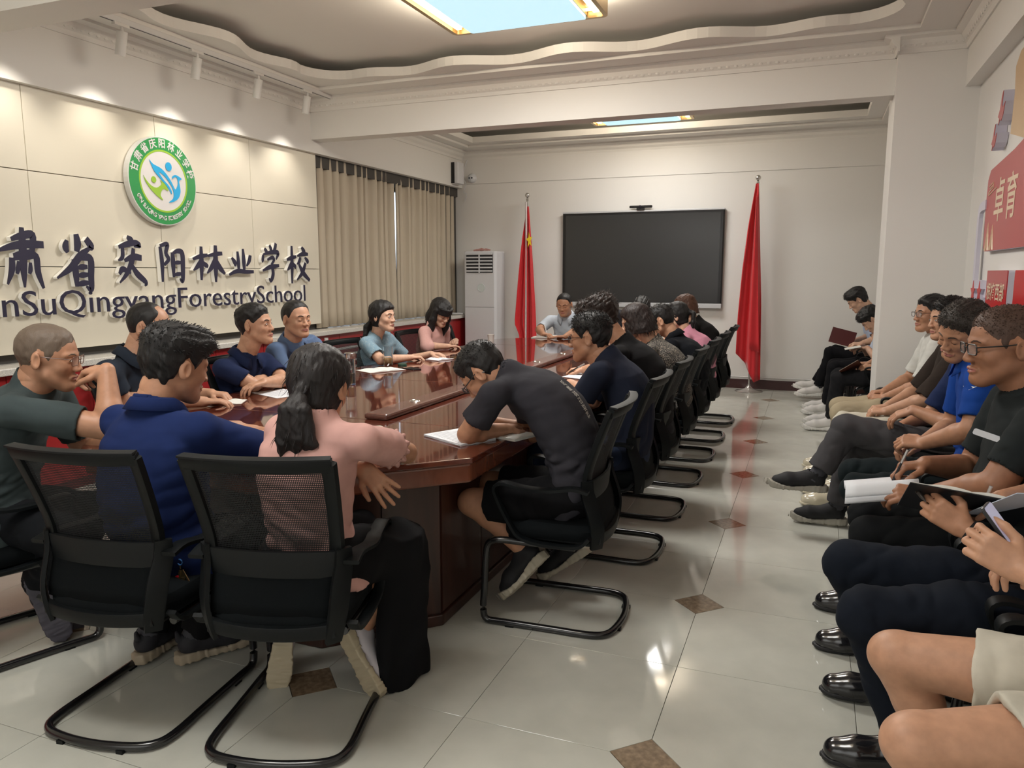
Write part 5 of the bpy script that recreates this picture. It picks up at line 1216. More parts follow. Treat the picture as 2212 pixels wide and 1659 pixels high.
def rtext(par, s, size, y, z, d, mt, bold=0, sx=1, name='characters'):
    V, F = text_geo(s, size, 0, bold, 'LEFT'); meshobj(name, [(-d, -(y + v[0] * sx), z + v[1]) for v in V], F, mt, par)
for i, c in enumerate('卓育'): rtext(bt, c, .27, -1.16 + i * .30, .03, .0352, gold_t, .003)
for pts in ([(-1.34, .155), (-1.22, .17), (-1.22, .15), (-1.30, .14)], [(-1.33, .10), (-1.33, .12), (-1.21, .14), (-1.21, .155)], [(-1.33, .10), (-1.12, .13)]):
    b = MB(); b.tube([(-.0355, -p[0], p[1]) for p in pts], .0035, 5); b.build('cloud_line', gold_t, bt)
for c, h in ((-1.27, .17), (-1.14, .15)):
    for k in range(4): b = MB(); w = .06 * (1 - k * .22); b.tube([(-.0355, -(c - w), -.24), (-.0355, -c, -.24 + h * (1 - k * .2)), (-.0355, -(c + w), -.24)], .0022, 4); b.build('peak_line', gold_t, bt)
st = thing('slogan_plaque', 'small red plaque reading four cream characters below the large slogan board', 'sign', (XW, 5.1, 1.36))
P = rrect(.52, .25, .012); board(st, P, 0, .05, edge, 'plaque_core'); board(st, P, .0502, .054, rw2, 'red_face')
board(st, [(-.26, .02), (.26, .02), (.26, .125), (-.26, .125)], .0545, .0552, rw, 'upper_tint')
rtext(st, '根植西部', .108, -.235, -.005, .0565, gold_t, .0014, 1.05)
s2 = thing('slogan_plaque', 'second small red plaque at the right edge of the picture', 'sign', (XW, 4.42, 1.36)); board(s2, P, 0, .05, edge, 'plaque_core'); board(s2, P, .0502, .054, rw2, 'red_face')
br = thing('wall_bracket_line', 'pale curved outline bar on the right wall beside the large slogan board', 'wall decoration', (XW, 5.8, 1.6))
b = MB(); b.sweep(crom([(-.03, -.12, .30), (-.03, .03, .29), (-.03, .075, .23), (-.03, .07, 0), (-.03, .05, -.21), (-.03, -.02, -.25), (-.03, -.42, -.25)], 4), [(-.03, -.012), (.03, -.012), (.03, .012), (-.03, .012)], up=(1, 0, 0)); b.build('bar', edge, br)
def star_pts(r, r2=.42): return [((r if i % 2 == 0 else r * r2) * math.cos(R(90 + 36 * i)), (r if i % 2 == 0 else r * r2) * math.sin(R(90 + 36 * i))) for i in range(10)]
for i, (y, w) in enumerate(((5.73, 'left'), (5.53, 'right'))):
    s_ = thing('wall_star', 'small red star ornament, the %s one of the pair beside the plaque' % w, 'ornament', (XW, y, 1.35), 0, 'red stars on the right wall'); board(s_, star_pts(.075), 0, .06, edge, 'star_body'); board(s_, star_pts(.073), .0602, .063, rw2, 'star_face')
def bird(P, y, z, label):
    o = thing('wall_bird', label, 'ornament', (XW, y, z), 0, 'bird ornaments on the right wall'); board(o, P, 0, .06, edge, 'bird_body'); board(o, [(p[0] * .98, p[1] * .98) for p in P], .0602, .063, rw, 'bird_face')
bp = [(a * .6, c * .75) for a, c in ((-.13, -.02), (-.06, .03), (-.02, .13), (.03, .16), (.02, .05), (.07, .03), (.15, .06), (.10, -.03), (.03, -.07), (-.03, -.05), (-.08, -.09), (-.07, -.04))]
bird(bp, 5.34, 2.40, 'red flying bird ornament, the upper one above the slogan board'); bird([(p[0] * .8, p[1] * .8) for p in bp], 5.48, 2.26, 'red flying bird ornament, the lower smaller one above the slogan board')
cp = thing('wall_ornament_column', 'tan upright ornament standing above the slogan board at the right edge', 'ornament', (XW, 4.78, 2.4)); board(cp, [(-.33, -.16), (.3, -.3), (.3, .3), (-.25, .26), (-.34, .2), (-.31, .05)], 0, .05, mat('board_tan', (.55, .38, .22), .5), 'tan_body')
# ---------------------------------------------------------------- things on the table
ZT = .758; pap = mat('paper', (.72, .71, .66), .7); papw = mat('paper_white', (.74, .76, .80), .7); cov = mat('cover_brown', (.12, .035, .02), .45); bkc = mat('cover_black', (.010, .010, .012), .4)
def notebook(x, y, rz, label, w=.145, h=.205, open_=True, cover=None, z=ZT, tilt=0, pages=None, th=.008, group='notebooks on the conference table', lines=True, M=None):
    t = thing('notebook', label, 'notebook', (x, y, z), R(rz), group); cover = cover or cov; pages = pages or pap
    if M is not None: t.matrix_world = M
    def page(s):
        b = MB(); b.grid(lambda u, v: (s * w * u, h * (v - .5), .004 + th * (math.sin(math.pi * min(1, u * 1.25 + .08)) * .75 + .25) * (1 if u < .98 else .9)), 8, 1)
        b.grid(lambda u, v: (s * w, h * (v - .5), .003 + u * th * .3), 1, 1)
        for e in (-.5, .5): b.grid(lambda u, v: (s * w * u, h * e, .003 + v * (.001 + th * (math.sin(math.pi * min(1, u * 1.25 + .08)) * .75 + .25))), 8, 1)
        b.build('page_block', pages, t, True, fix=False)
    if open_:
        page(1); page(-1); b = MB(); b.box(-w - .004, w + .004, -h / 2 - .004, h / 2 + .004, 0, .003); b.build('cover', cover, t)
        if lines: b = MB(); b.box(-.0005, .0005, -h / 2, h / 2, .004, .004 + th * .5); b.build('gutter', mat('gutter', (.35, .33, .3), .8), t)
    else:
        b = MB(); b.box(-w / 2, w / 2, -h / 2, h / 2, .002, .002 + th); b.build('page_block', pages, t); b = MB(); b.box(-w / 2 - .003, w / 2 + .003, -h / 2 - .003, h / 2 + .003, .0, .002); b.box(-w / 2 - .003, w / 2 + .003, -h / 2 - .003, h / 2 + .003, .002 + th, .0045 + th); b.build('cover', cover, t)
    return t
def sheet(x, y, rz, label, w=.21, h=.297, n=1, z=ZT):
    t = thing('paper_sheet', label, 'paper', (x, y, z), R(rz), 'papers on the conference table'); b = MB()
    for k in range(n): a = .03 * math.sin(k * 2.3); M = Matrix.Rotation(a, 4, 'Z'); b.box(-w / 2, w / 2, -h / 2, h / 2, .0006 + k * .002, .0018 + k * .002, 0, M)
    b.build('sheets', papw, t); b = MB()
    for k in range(11): b.box(-w * .4, w * (.4 if k % 4 else .1), h * .4 - k * .02, h * .4 - k * .02 + .003, .0019 + (n - 1) * .002, .0022 + (n - 1) * .002)
    o = b.build('printed_lines', mat('ink_grey', (.3, .3, .33), .8), t); o['kind'] = 'stuff'; return t
def pen(a, b_, label, col=(.02, .02, .025), r=.0045, cap_=(.6, .6, .6)):
    a, b_ = Vector(a), Vector(b_); d = b_ - a; L = d.length; t = thing('pen', label, 'pen', a); t.rotation_mode = 'QUATERNION'; t.rotation_quaternion = d.to_track_quat('Z', 'Y')
    b = MB(); b.lathe([(.0008, 0), (r * .8, .012), (r, .02), (r, L * .62)], 10); b.build('barrel', mat('pen_%02d' % (col[0] * 99), col, .3), t, True)
    b = MB(); b.lathe([(r * 1.08, L * .62), (r * 1.08, L), (0, L)], 10); b.build('cap', mat('pencap_%02d' % (cap_[0] * 99), cap_, .2, .6), t, True); return t
def phone(M, label, screen=(.01, .01, .012), emit=0, group=None):
    t = thing('phone', label, 'phone', (0, 0, 0), 0, group); t.matrix_world = M; b = MB(); b.prism(rrect(.075, .158, .01), 0, .008); b.build('case', mat('phone_dark', (.015, .015, .018), .3), t, bevel=.0015)
    b = MB(); b.prism(rrect(.07, .152, .008), .008, .0086); b.build('screen', mat('phone_screen_%d' % emit, screen, .08, **(dict(emit=.5, ecol=screen) if emit else {})), t); return t
T = Matrix.Translation; RZ = lambda a: Matrix.Rotation(R(a), 4, 'Z')
glass = mat('clear_glass', (.95, .97, .97), .02, trans=1, ior=1.45); tea = mat('tea_water', (.62, .52, .30), .05, trans=.8, ior=1.33)
def bottle(x, y, label, r, h, lid, water=.5):
    t = thing('glass_bottle', label, 'bottle', (x, y, ZT)); b = MB(); b.lathe([(r * .95, .002), (r, .006), (r, h), (r - .003, h), (r - .003, .012), (0, .01)], 24); b.build('glass_wall', glass, t, True, fix=False)
    b = MB(); b.lathe([(0, .013), (r - .0035, .013), (r - .0035, h * water), (0, h * water)], 20); b.build('drink', tea, t, True)
    if lid: b = MB(); b.lathe([(r + .002, h), (r + .003, h + .005), (r + .003, h + lid), (r - .002, h + lid + .004), (0, h + lid + .004)], 24); b.build('lid', mat('steel_lid', (.6, .6, .6), .2, 1), t, True)
    return t
notebook(-3.0, 3.28, 28, 'small cream notebook under the hand of the person in dark navy', .10, .145)
sheet(-2.93, 3.66, 68, 'white printed sheet on the table before the person with folded arms')
notebook(-2.98, 4.0, 74, 'open cream notebook beside the folded arms of the person in navy', .13, .19)
bottle(-2.74, 4.12, 'tall steel-lidded tea bottle behind the person in the ruffled pink blouse', .033, .17, .035, .45)
notebook(-2.94, 4.82, 62, 'open notebook with brown cover in front of the empty chair on the left side', .15, .21)
phone(T((-2.77, 4.98, ZT)) @ RZ(62), 'black phone lying beside the open notebook at the empty left chair')
bottle(-3.02, 5.06, 'clear drinking glass with water before the person in the blue blouse', .036, .155, 0, .45)
t = thing('bottle_cap', 'dark green screw cap lying beside the clear drinking glass', 'cap', (-2.93, 5.12, ZT)); b = MB(); b.lathe([(0, 0), (.035, 0), (.035, .016), (.03, .02), (0, .02)], 20); b.build('cap', mat('dark_green', (.02, .06, .04), .4), t, True)
pen((-2.96, 4.95, ZT + .02), (-3.02, 5.08, ZT + .022), 'white pen on the open notebook in front of the drinking glass', (.6, .6, .62), .005)
notebook(-2.86, 5.62, 70, 'small white notebook held by the person in the blue blouse', .09, .15, pages=papw, th=.012)
t = thing('key_bunch', 'small bunch of metal keys on the table before the person in blue', 'keys', (-2.80, 5.82, ZT)); brass = mat('brass', (.55, .42, .22), .3, 1)
for k in range(5): b = MB(); M = RZ(k * 67) @ Matrix.Rotation(R(8 * (k % 3)), 4, 'Y'); b.tube([(.0, 0, .006), (.012, .01, .008), (.024, 0, .006), (.012, -.01, .006)], .0022, 5, 0, M, closed=True); b.box(.022, .06, -.004, .004, .004, .0065, 0, M); b.build('key', brass, t)
phone(T((-3.03, 6.52, ZT)) @ RZ(75), 'dark phone on the table under the hands of the person in pink')
t = thing('paper_cup', 'white paper cup on the far left part of the table', 'cup', (-3.05, 7.15, ZT)); b = MB(); b.lathe([(.026, 0), (.036, .088), (.0375, .09), (.034, .09), (.025, .01), (0, .01)], 20); b.build('cup_wall', mat('cup_white', (.75, .73, .68), .6), t, True, fix=False)
notebook(-2.72, 8.0, 6, 'thick open notebook on the table before the person in the pale blue shirt', .17, .2, th=.02)
phone(T((-2.42, 8.05, ZT)) @ RZ(85), 'dark phone lying right of the thick open notebook at the head of the table')
notebook(-1.46, 4.32, 75, 'large open notebook on the table before the person in navy with thin glasses', .15, .22, pages=papw, th=.006)
notebook(-1.38, 4.06, 55, 'closed reddish brown notebook at the elbow of the person in navy', .14, .2, False, mat('cover_redbrown', (.25, .07, .055), .5), th=.008)
notebook(-1.44, 5.05, 70, 'white open notebook before the person in the black T-shirt', .14, .2, pages=papw)
sheet(-1.40, 2.93, 62, 'stack of white papers under the arms of the person bent over the corner', .19, .27, 5)
notebook(-1.22, 3.06, 70, 'thin white booklet under the right hand of the bent person', .15, .2, False, pap, th=.006)
sheet(-2.18, 2.62, 20, 'white sheets under the hands of the person in royal navy', .2, .28, 2)
b = MB(); b.box(-.05, .05, -.09, .09, 0, .022, b=.012); o = b.build('tissue_pack', mat('pale_green_floral', (.60, .68, .50), .7, var=.25, scale=60, col2=(.72, .75, .66)), None, bevel=.006); o.location = (-1.80, 2.86, ZT); o.rotation_euler = (0, 0, R(30)); tag(o, 'pale green patterned pouch on the table beyond the person in the pink blouse', 'pouch')
# ---------------------------------------------------------------- the people
BLK = (.012, .011, .011); BRN = (.035, .018, .012); GRY = (.05, .047, .045)
def lap(s, y, x=.36, z=.62): return dict(w=(x, y, z), f=(-1, .35 if s == 'L' else -.35, -.12), n=(0, 0, 1), pose='relax')
def legs_r(y, kx=.22, ax=.26, dy=.13, kz=.50, **k):   # sitters by the right wall, facing the table
    d = {'L': dict(k=(kx, y - dy, kz), a=(ax, y - dy - .01, .095)), 'R': dict(k=(kx, y + dy, kz), a=(ax, y + dy + .01, .095))}; d.update(k); return d
def legs_t(y, sgn):                        # sitters at the table; sgn +1 faces +x
    x = -3.2 if sgn > 0 else -.95
    return {s: dict(k=(x + sgn * .38, y + o * sgn, .5), a=(x + sgn * .33, y + o * sgn * 1.1, .095)) for s, o in (('L', .11), ('R', -.11))}
SN = ('sneaker', (.02, .02, .022), (.55, .53, .48))
# left side of the table
person('P1', 'person in a grey-green T-shirt and glasses at the left edge, hand at chin', (-2.700, 2.028, 1.152), 33, (-2.93, 1.92), 55, twist=-22, pitch=8, near=2, hair='buzz', hcol=(.13, .095, .07), sk='b', fat=.25, shirt=(.045, .06, .062), trous=(.006, .007, .009), sleeve=.72, bow=.07, eyes='open', glasses=((.12, .05, .03), .0015),
       N=(-2.780, 2.017, 1.025), arms={'R': dict(w=(-2.454, 2.080, 1.108), e=(-2.395, 2.020, 0.902), f=(-.85, -.1, -.02), n=(.1, -.2, 1), pose='curl'), 'L': dict(w=(-2.62, 2.30, .80), f=(.9, -.3, 0), n=(0, 0, 1), pose='relax')},
       legs={'R': dict(k=(-2.60, 1.95, .5), a=(-2.867, 2.020, 0.221), toe=(.3, .1, -.9), up=(-.75, .56, -.3)), 'L': dict(k=(-2.70, 2.2, .5), a=(-2.920, 2.120, 0.161), toe=(.3, .2, -.88), up=(-.7, .6, -.2))}, shoes=('sneaker', (.015, .015, .02), (.07, .065, .085)))
person('P2', 'person in a dark navy shirt beneath the wall lettering, hands on a small notebook', (-3.200, 2.979, 1.192), 22, (-3.30, 2.98), 8, pitch=12, near=1, hair='balding', sk='a', fat=.15, shirt=(.022, .03, .045), collar='polo', sleeve=.72, N=(-3.270, 2.921, 1.030),
       arms={'R': dict(w=(-2.997, 3.116, 0.790), f=(.75, .6, 0), n=(0, 0, 1), pose='relax', e=(-3.228, 2.800, 0.833)), 'L': dict(w=(-3.124, 3.303, 0.800), f=(.9, .25, -.05), n=(0, 0, 1), pose='curl')}, legs=legs_t(3.0, 1))
person('P3', 'person in a navy polo shirt with folded arms on the table', (-3.200, 3.784, 1.153), 14, (-3.34, 3.78), 0, pitch=-4, near=1, hair='short', sk='a', shirt=(.012, .02, .06), collar='polo', sleeve=.72, facefeat=True, eyes='open', N=(-3.280, 3.759, 0.951),
       arms={'R': dict(e=(-3.117, 3.651, 0.800), w=(-3.287, 4.033, 0.800), f=(.35, .9, .0), n=(.3, 0, 1), pose='relax'), 'L': dict(e=(-3.073, 3.883, 0.800), w=(-3.016, 3.631, 0.825), f=(-.35, -.9, -.1), n=(0, 0, 1), pose='relax')}, legs=legs_t(3.78, 1))
person('P4', 'person in a blue-grey polo shirt sitting upright on the left side of the table', (-3.270, 4.286, 1.158), -18, (-3.36, 4.42), -5, pitch=0, near=1, hair='recede', sk='a', fat=.12, shirt=(.10, .15, .26), collar='polo', sleeve=.75,
       arms={'R': dict(w=(-2.98, 4.25, .66), f=(.8, .5, 0), n=(0, 0, 1)), 'L': dict(w=(-2.98, 4.6, .66), f=(.8, -.5, 0), n=(0, 0, 1))}, legs=legs_t(4.42, 1))
tie = blotch('tie_dye_blue', (.16, .26, .33), (.30, .37, .40), 30, .32, warp=1.5)
person('P5', 'person in a blue patterned V-neck blouse with forearms on the table', (-3.200, 5.290, 1.125), -3, (-3.32, 5.38), 0, pitch=0, near=1, sex='f', hair='pony', hcol=BLK, sk='c', shirt_mat=tie, collar='vee', sleeve=.75, sl_w=1.15, eyes='open', fat=.12, strand=(60, .03),
       arms={'R': dict(e=(-3.101, 5.089, 0.800), w=(-3.023, 5.428, 0.790), f=(.8, .6, 0), n=(0, 0, 1), pose='curl'), 'L': dict(w=(-2.966, 5.659, 0.800), f=(.95, .2, 0), n=(0, 0, 1), pose='relax')}, legs=legs_t(5.4, 1))
pinkf = blotch('pink_print', (.58, .31, .28), (.66, .45, .40), 60, .35, warp=1.2)
person('P6', 'person in a pink patterned blouse with bowed head, farthest on the left side', (-3.250, 6.419, 1.104), -25, (-3.38, 6.48), -8, pitch=30, near=1, sex='f', hair='long', sk='c', shirt_mat=pinkf, collar='wide', sleeve=1.25, sl_w=1.2,
       arms={'R': dict(e=(-3.301, 6.228, 0.800), w=(-3.165, 6.395, 0.790), f=(.6, .8, 0), n=(0, 0, 1)), 'L': dict(w=(-3.327, 6.903, 0.800), f=(.3, -.9, 0), n=(0, 0, 1), pose='write')}, legs=legs_t(6.5, 1))
# head of the table
person('P7', 'person in a pale blue shirt writing at the far end of the table', (-2.655, 8.380, 1.112), -88, (-2.66, 8.62), -88, pitch=16, near=1, hair='recede', sk='b', fat=.12, shirt=(.50, .55, .62), collar='shirt', sleeve=.85,
       arms={'R': dict(e=(-2.895, 8.200, 0.830), w=(-2.761, 7.945, 0.800), f=(.9, -.3, 0), n=(0, 0, 1), pose='write'), 'L': dict(e=(-2.452, 8.250, 0.839), w=(-2.470, 7.856, 0.790), f=(-.9, -.2, 0), n=(0, 0, 1), pose='flat')})
person('P13b', 'person mostly hidden at the far table end beside the one in pale blue', (-1.757, 8.400, 1.073), -90, (-1.97, 8.62), -90, pitch=30, near=0, hair='thick', shirt=(.03, .03, .035), facefeat=False,
       arms={'R': dict(w=(-2.15, 8.1, .79), f=(.5, -.9, 0)), 'L': dict(w=(-1.8, 8.1, .79), f=(-.5, -.9, 0))})
# near end
person('P8', 'person in a royal navy shirt seen from behind, keys at the hip', (-2.041, 2.000, 1.156), 72, (-2.06, 1.93), 88, pitch=14, roll=4, near=2, hair='thick', sk='b', shirt=(.009, .020, .085), trous=(.004, .004, .005), collar='polo', sleeve=.72, sl_w=1.08, fat=.15, hem=.05, bow=.035, facefeat=True, hscale=1.03,
       arms={'L': dict(w=(-2.330, 2.610, 0.800), f=(1, .1, -.06), n=(0, 0, 1), pose='flat'), 'R': dict(e=(-1.789, 2.200, 0.810), w=(-2.035, 2.589, 0.800), f=(-.3, .9, 0), n=(0, 0, 1))},
       legs={'L': dict(k=(-2.22, 2.18, .50), a=(-2.300, 2.033, 0.100), toe=(-.1, .95, 0)), 'R': dict(k=(-1.95, 2.2, .50), a=(-2.132, 2.087, 0.100), toe=(.4, .9, 0))}, shoes=('sneaker', (.012, .012, .014), (.36, .30, .22)))
def ruffles(pr):
    E_, Wp, a = pr['A']['R']
    for s in 'RL':
        E_, Wp, a = pr['A'][s]; C = pr['SH'][s] + (E_ - pr['SH'][s]) * .52; ax = nrm(E_ - pr['SH'][s]); u = nrm(np.cross(ax, (0, 0, 1))); w = np.cross(ax, u)
        b = MB(); b.grid(lambda t, v: tuple(C + ax * (-.01 + .045 * v) + (u * math.cos(2 * math.pi * t) + w * math.sin(2 * math.pi * t)) * (.052 + .014 * v + .006 * v * math.sin(2 * math.pi * t * 13)) - np.array(pr['off'])), 90, 4)
        b.build('sleeve_ruffle', pr['shirt'].data.materials[0], pr['root'], True, fix=False, solid=.0015)
def skirt9(pr):
    v = Vol((-1.85, 1.6, -.01), (-1.0, 2.75, .72), .009); p = (-1.47, 1.9, .53)
    v.ell((-1.49, 2.0, .55), (.17, .15, .10)); v.chain([(-1.56, 2.0, .53), (-1.53, 2.32, .52)], [.105, .085], k=.03); v.chain([(-1.41, 2.0, .53), (-1.33, 2.3, .515)], [.11, .088], k=.03)
    v.fn((-1.45, 2.0, -.01), (-1.0, 2.4, .6), lambda X, Y, Z: np.maximum(np.maximum(np.sqrt(((X + 1.315 - .02 * np.sin(Y * 25 + Z * 4)) / .06) ** 2 + ((Y - 2.24) / (.09 + .05 * (.55 - Z))) ** 2) * .06 - .06, Z - .56), .012 + .02 * np.sin(X * 40) - Z), k=.04)
    v.fn((-1.8, 2.0, .2), (-1.2, 2.4, .56), lambda X, Y, Z: np.maximum(np.maximum(np.abs(Y - 2.3) - .035, np.abs(X + 1.45) - .2), .3 - Z), k=.03)
    v.noise(.006, 45, 4, (1, 1, .25)); V, F = v.mesh(); meshobj('skirt', laplace(V, F, 1), F, cloth_m((.004, .004, .005)), pr['root'], True, None, pr['off'])
    b = MB(); M = Matrix(pr['Rm']).to_4x4(); b.tube([pr['loc']((-.117 + .004 * math.sin(a), .02 * math.cos(a), -.03 + .018 * math.sin(a))) - np.array(pr['off']) for a in [i * .52 for i in range(12)]], .0055, 6, closed=True); b.build('hair_tie', mat('hair_tie', (.015, .013, .015), .7), pr['root'], True, fix=False)
def ex9(pr): ruffles(pr); skirt9(pr)
person('P9', 'person in a pale pink ruffle-sleeved blouse and black skirt, seen from behind', (-1.487, 2.050, 1.099), 98, (-1.49, 2.0), 84, pitch=20, near=2, sex='f', hair='pony', hcol=(.016, .013, .013), sk='b', shirt=(.56, .32, .285), sleeve=.54, sl_w=1.3, collar='tee', fat=.1, hem=.0, bow=.03, N=(-1.460, 2.010, 0.990), hscale=1.06, sh_shift=(.0, 0),
       arms={'R': dict(e=(-1.363, 2.399, 0.815), w=(-1.666, 2.636, 0.800), f=(-.6, .7, 0), n=(0, 0, 1)), 'L': dict(e=(-1.62, 2.08, .80), w=(-1.376, 2.130, 0.823), f=(.72, .0, -.6), n=(.35, -.85, .35), pose='spread')},
       legs={'L': dict(k=(-1.56, 2.28, .48), a=(-1.758, 2.170, 0.176), toe=(.08, -.28, -.95), up=(-.52, .75, -.35)), 'R': dict(k=(-1.32, 2.28, .48), a=(-1.446, 2.200, 0.191), toe=(.5, -.05, -.78), up=(.28, .85, .0))}, skinleg=1, no_legs=True, trou_w=.82, shoes=('sneaker', (.50, .47, .50), (.42, .36, .25)), extra=ex9)
# right side of the table
def ex10(pr):
    V, F = text_geo('风景这边独好', .034, 0, .0004, 'CENTER'); V2 = [(v[0], v[1], 0) for v in V]
    o = decal(pr, (V2, F), (-0.984, 3.030, 0.885), (.62, 0, -.78), (0, -1, 0), (-.78, 0, -.62), 'shirt', mat('print_grey', (.42, .40, .36), .8), 'back_print')
    pr['root']
person('P10', 'person in a dark grey T-shirt bent low over the near table corner', (-1.312, 3.000, 1.042), 186, (-.90, 3.04), 180, pitch=48, roll=0, near=2, hair='short', strand=(900, .009), sk='b', shirt=(.030, .029, .036), trous=(.004, .004, .005), sleeve=.66, sl_w=1.1, bow=.10, N=(-1.186, 3.020, 1.032), glasses=((.02, .02, .02), .0022), sh_shift=(.03, 0),
       arms={'L': dict(e=(-1.320, 2.841, 0.800), w=(-1.233, 3.029, 0.790), f=(.0, .9, 0), n=(0, 0, 1)), 'R': dict(w=(-1.399, 3.192, 0.790), f=(-.3, -.9, 0), n=(0, 0, 1), pose='write')},
       legs={'L': dict(k=(-1.323, 2.880, 0.493), a=(-1.089, 2.920, 0.292), toe=(-.62, .12, -.74), up=(-.74, .1, .62), sock=(.35, .34, .36)), 'R': dict(k=(-1.35, 3.15, .50), a=(-1.0, 3.28, .22), toe=(-.8, 0, -.6), up=(-.6, 0, .8))}, skinleg=.82, shoes=('sneaker', (.010, .010, .012), (.40, .36, .28)), extra=ex10)
person('P11', 'person in a navy T-shirt with thin black glasses at the table', (-1.082, 3.880, 1.131), 182, (-.88, 3.88), 180, pitch=6, near=2, hair='short', sk='b', shirt=(.014, .018, .034), trous=(.02, .03, .06), sleeve=.78, N=(-0.977, 3.880, 1.017), bow=.07, glasses=((.02, .02, .02), .0016), eyes='open', strand=(1300, .02),
       arms={'L': dict(e=(-1.084, 3.680, 0.810), w=(-1.298, 4.054, 0.790), f=(-.8, .6, 0), n=(0, 0, 1)), 'R': dict(w=(-1.36, 4.05, .79), f=(-1, -.15, 0), n=(0, 0, 1))}, legs=legs_t(3.88, -1))
person('P12', 'person in a black T-shirt, third along the right side of the table', (-1.225, 4.600, 1.191), 180, (-.88, 4.62), 180, pitch=24, near=1, hair='curl', hcol=(.022, .013, .010), sk='a', shirt=(.007, .007, .008), sleeve=.7, N=(-1.063, 4.600, 1.032), bow=.07, facefeat=False,
       arms={'L': dict(w=(-1.38, 4.5, .79), f=(-.9, .3, 0)), 'R': dict(w=(-1.462, 5.090, 0.800), f=(-1, .0, 0), n=(0, 0, 1), pose='write')}, legs=legs_t(4.62, -1))
flo = blotch('floral_dress', (.014, .013, .013), (.68, .60, .49), 34, .27, warp=2.2)
person('P13', 'person in a black and cream floral dress on the right side of the table', (-1.171, 5.400, 1.125), 180, (-.88, 5.4), 180, pitch=18, near=1, sex='f', hair='bob', hcol=(.02, .013, .012), sk='c', shirt_mat=flo, collar='wide', sleeve=.7, sl_w=1.1, N=(-1.040, 5.400, 0.973), bow=.05, fat=.1, facefeat=False,
       arms={'L': dict(w=(-1.38, 5.3, .79), f=(-.9, .3, 0)), 'R': dict(w=(-1.4, 5.5, .79), f=(-.9, -.3, 0))}, legs=legs_t(5.4, -1))
person('P14', 'person in a black polo between the floral dress and the pink top', (-1.130, 6.150, 1.086), 186, (-.88, 6.15), 180, pitch=22, near=1, hair='short', sk='a', shirt=(.006, .007, .010), collar='polo', sleeve=.75, bow=.07, fat=.1, facefeat=False, strand=(900, .02),
       arms={'L': dict(w=(-1.38, 6.05, .79), f=(-.9, .3, 0)), 'R': dict(w=(-1.4, 6.25, .79), f=(-.9, -.3, 0))}, legs=legs_t(6.15, -1))
person('P15', 'person in a pink top on the far right side of the table', (-1.128, 6.900, 1.083), 180, (-.88, 6.9), 180, pitch=16, near=1, sex='f', hair='ponyhi', sk='c', shirt=(.62, .27, .36), sleeve=.7, bow=.06, facefeat=False,
       arms={'L': dict(w=(-1.38, 6.8, .79), f=(-.9, .3, 0)), 'R': dict(w=(-1.4, 7.0, .79), f=(-.9, -.3, 0))}, legs=legs_t(6.9, -1))
person('P16', 'person in black, farthest along the right side of the table', (-1.187, 7.750, 1.130), 180, (-.88, 7.75), 180, pitch=12, near=1, sex='f', hair='bob2', hcol=(.075, .032, .018), sk='c', shirt=(.008, .007, .007), collar='wide', sleeve=.75, bow=.05, facefeat=False,
       arms={'L': dict(w=(-1.38, 7.65, .79), f=(-.9, .3, 0)), 'R': dict(w=(-1.4, 7.85, .79), f=(-.9, -.3, 0))}, legs=legs_t(7.75, -1))
# row along the right wall
WS = ('sneaker', (.62, .60, .58), (.66, .65, .62))
person('R1', 'person in a pale blue shirt holding a maroon folder, seated at the back wall', (0.471, 9.400, 1.172), 184, (.72, 9.4), 180, pitch=36, near=1, hair='thick', sk='c', shirt=(.42, .50, .66), trous=(.005, .005, .007), collar='shirt', sleeve=.8,
       arms={'L': dict(w=(0.536, 9.280, 0.694), f=(-1, .2, 0), n=(0, 0, 1), pose='hold'), 'R': dict(w=(0.489, 9.500, 0.711), f=(-1, -.2, .1), n=(0, 0, 1), pose='hold')},
       legs={'L': dict(k=(0.224, 9.300, 0.576), a=(.11, 9.32, .16), toe=(-1, 0, -.05)), 'R': dict(k=(.28, 9.5, .58), a=(0.084, 9.550, 0.185), toe=(-1, 0, .1))}, shoes=WS)
person('R2', 'person with bowed head and pale sleeve seated second behind the pillar', (0.577, 8.600, 1.001), 186, (.74, 8.6), 180, pitch=50, near=1, hair='thick', sk='c', shirt=(.50, .56, .68), trous=(.005, .005, .007), sleeve=.7,
       arms={'L': dict(w=(0.550, 8.500, 0.714), f=(-1, .2, 0), pose='hold'), 'R': dict(w=(0.503, 8.700, 0.728), f=(-1, -.2, 0), pose='write')}, legs=legs_r(8.6, .25, .2), shoes=WS)
person('R3', 'person hidden by the pillar, only forearms and a notebook showing', (.74, 7.72, 1.18), 180, (.76, 7.75), 180, pitch=20, near=0, hair='short', sk='a', shirt=(.30, .28, .22), trous=(.012, .012, .014), sleeve=.7, facefeat=False,
       arms={'L': dict(w=(0.560, 7.600, 0.614), f=(-1, .1, .05), n=(-.3, -.5, .8), pose='hold'), 'R': dict(w=(0.536, 7.850, 0.628), f=(-1, -.1, 0), pose='hold')}, legs=legs_r(7.75, .27, .22), shoes=WS)
person('R4', 'person in a white T-shirt, glasses and khaki trousers in the right row', (0.767, 5.950, 1.192), 204, (.74, 5.95), 180, pitch=2, near=2, hair='short', sk='b', shirt=(.60, .60, .57), trous=(.37, .31, .21), sleeve=.85, glasses=((.05, .03, .02), .0018), eyes='open',
       arms={'L': dict(w=(0.517, 5.850, 0.609), f=(-1, .35, -.1), n=(0, -.3, 1), pose='curl'), 'R': dict(w=(0.523, 6.050, 0.623), f=(-1, -.35, -.1), pose='curl')}, legs=legs_r(5.95, .235, .235, .12, .49), shoes=('leather', (.55, .50, .38), (.55, .5, .38)))
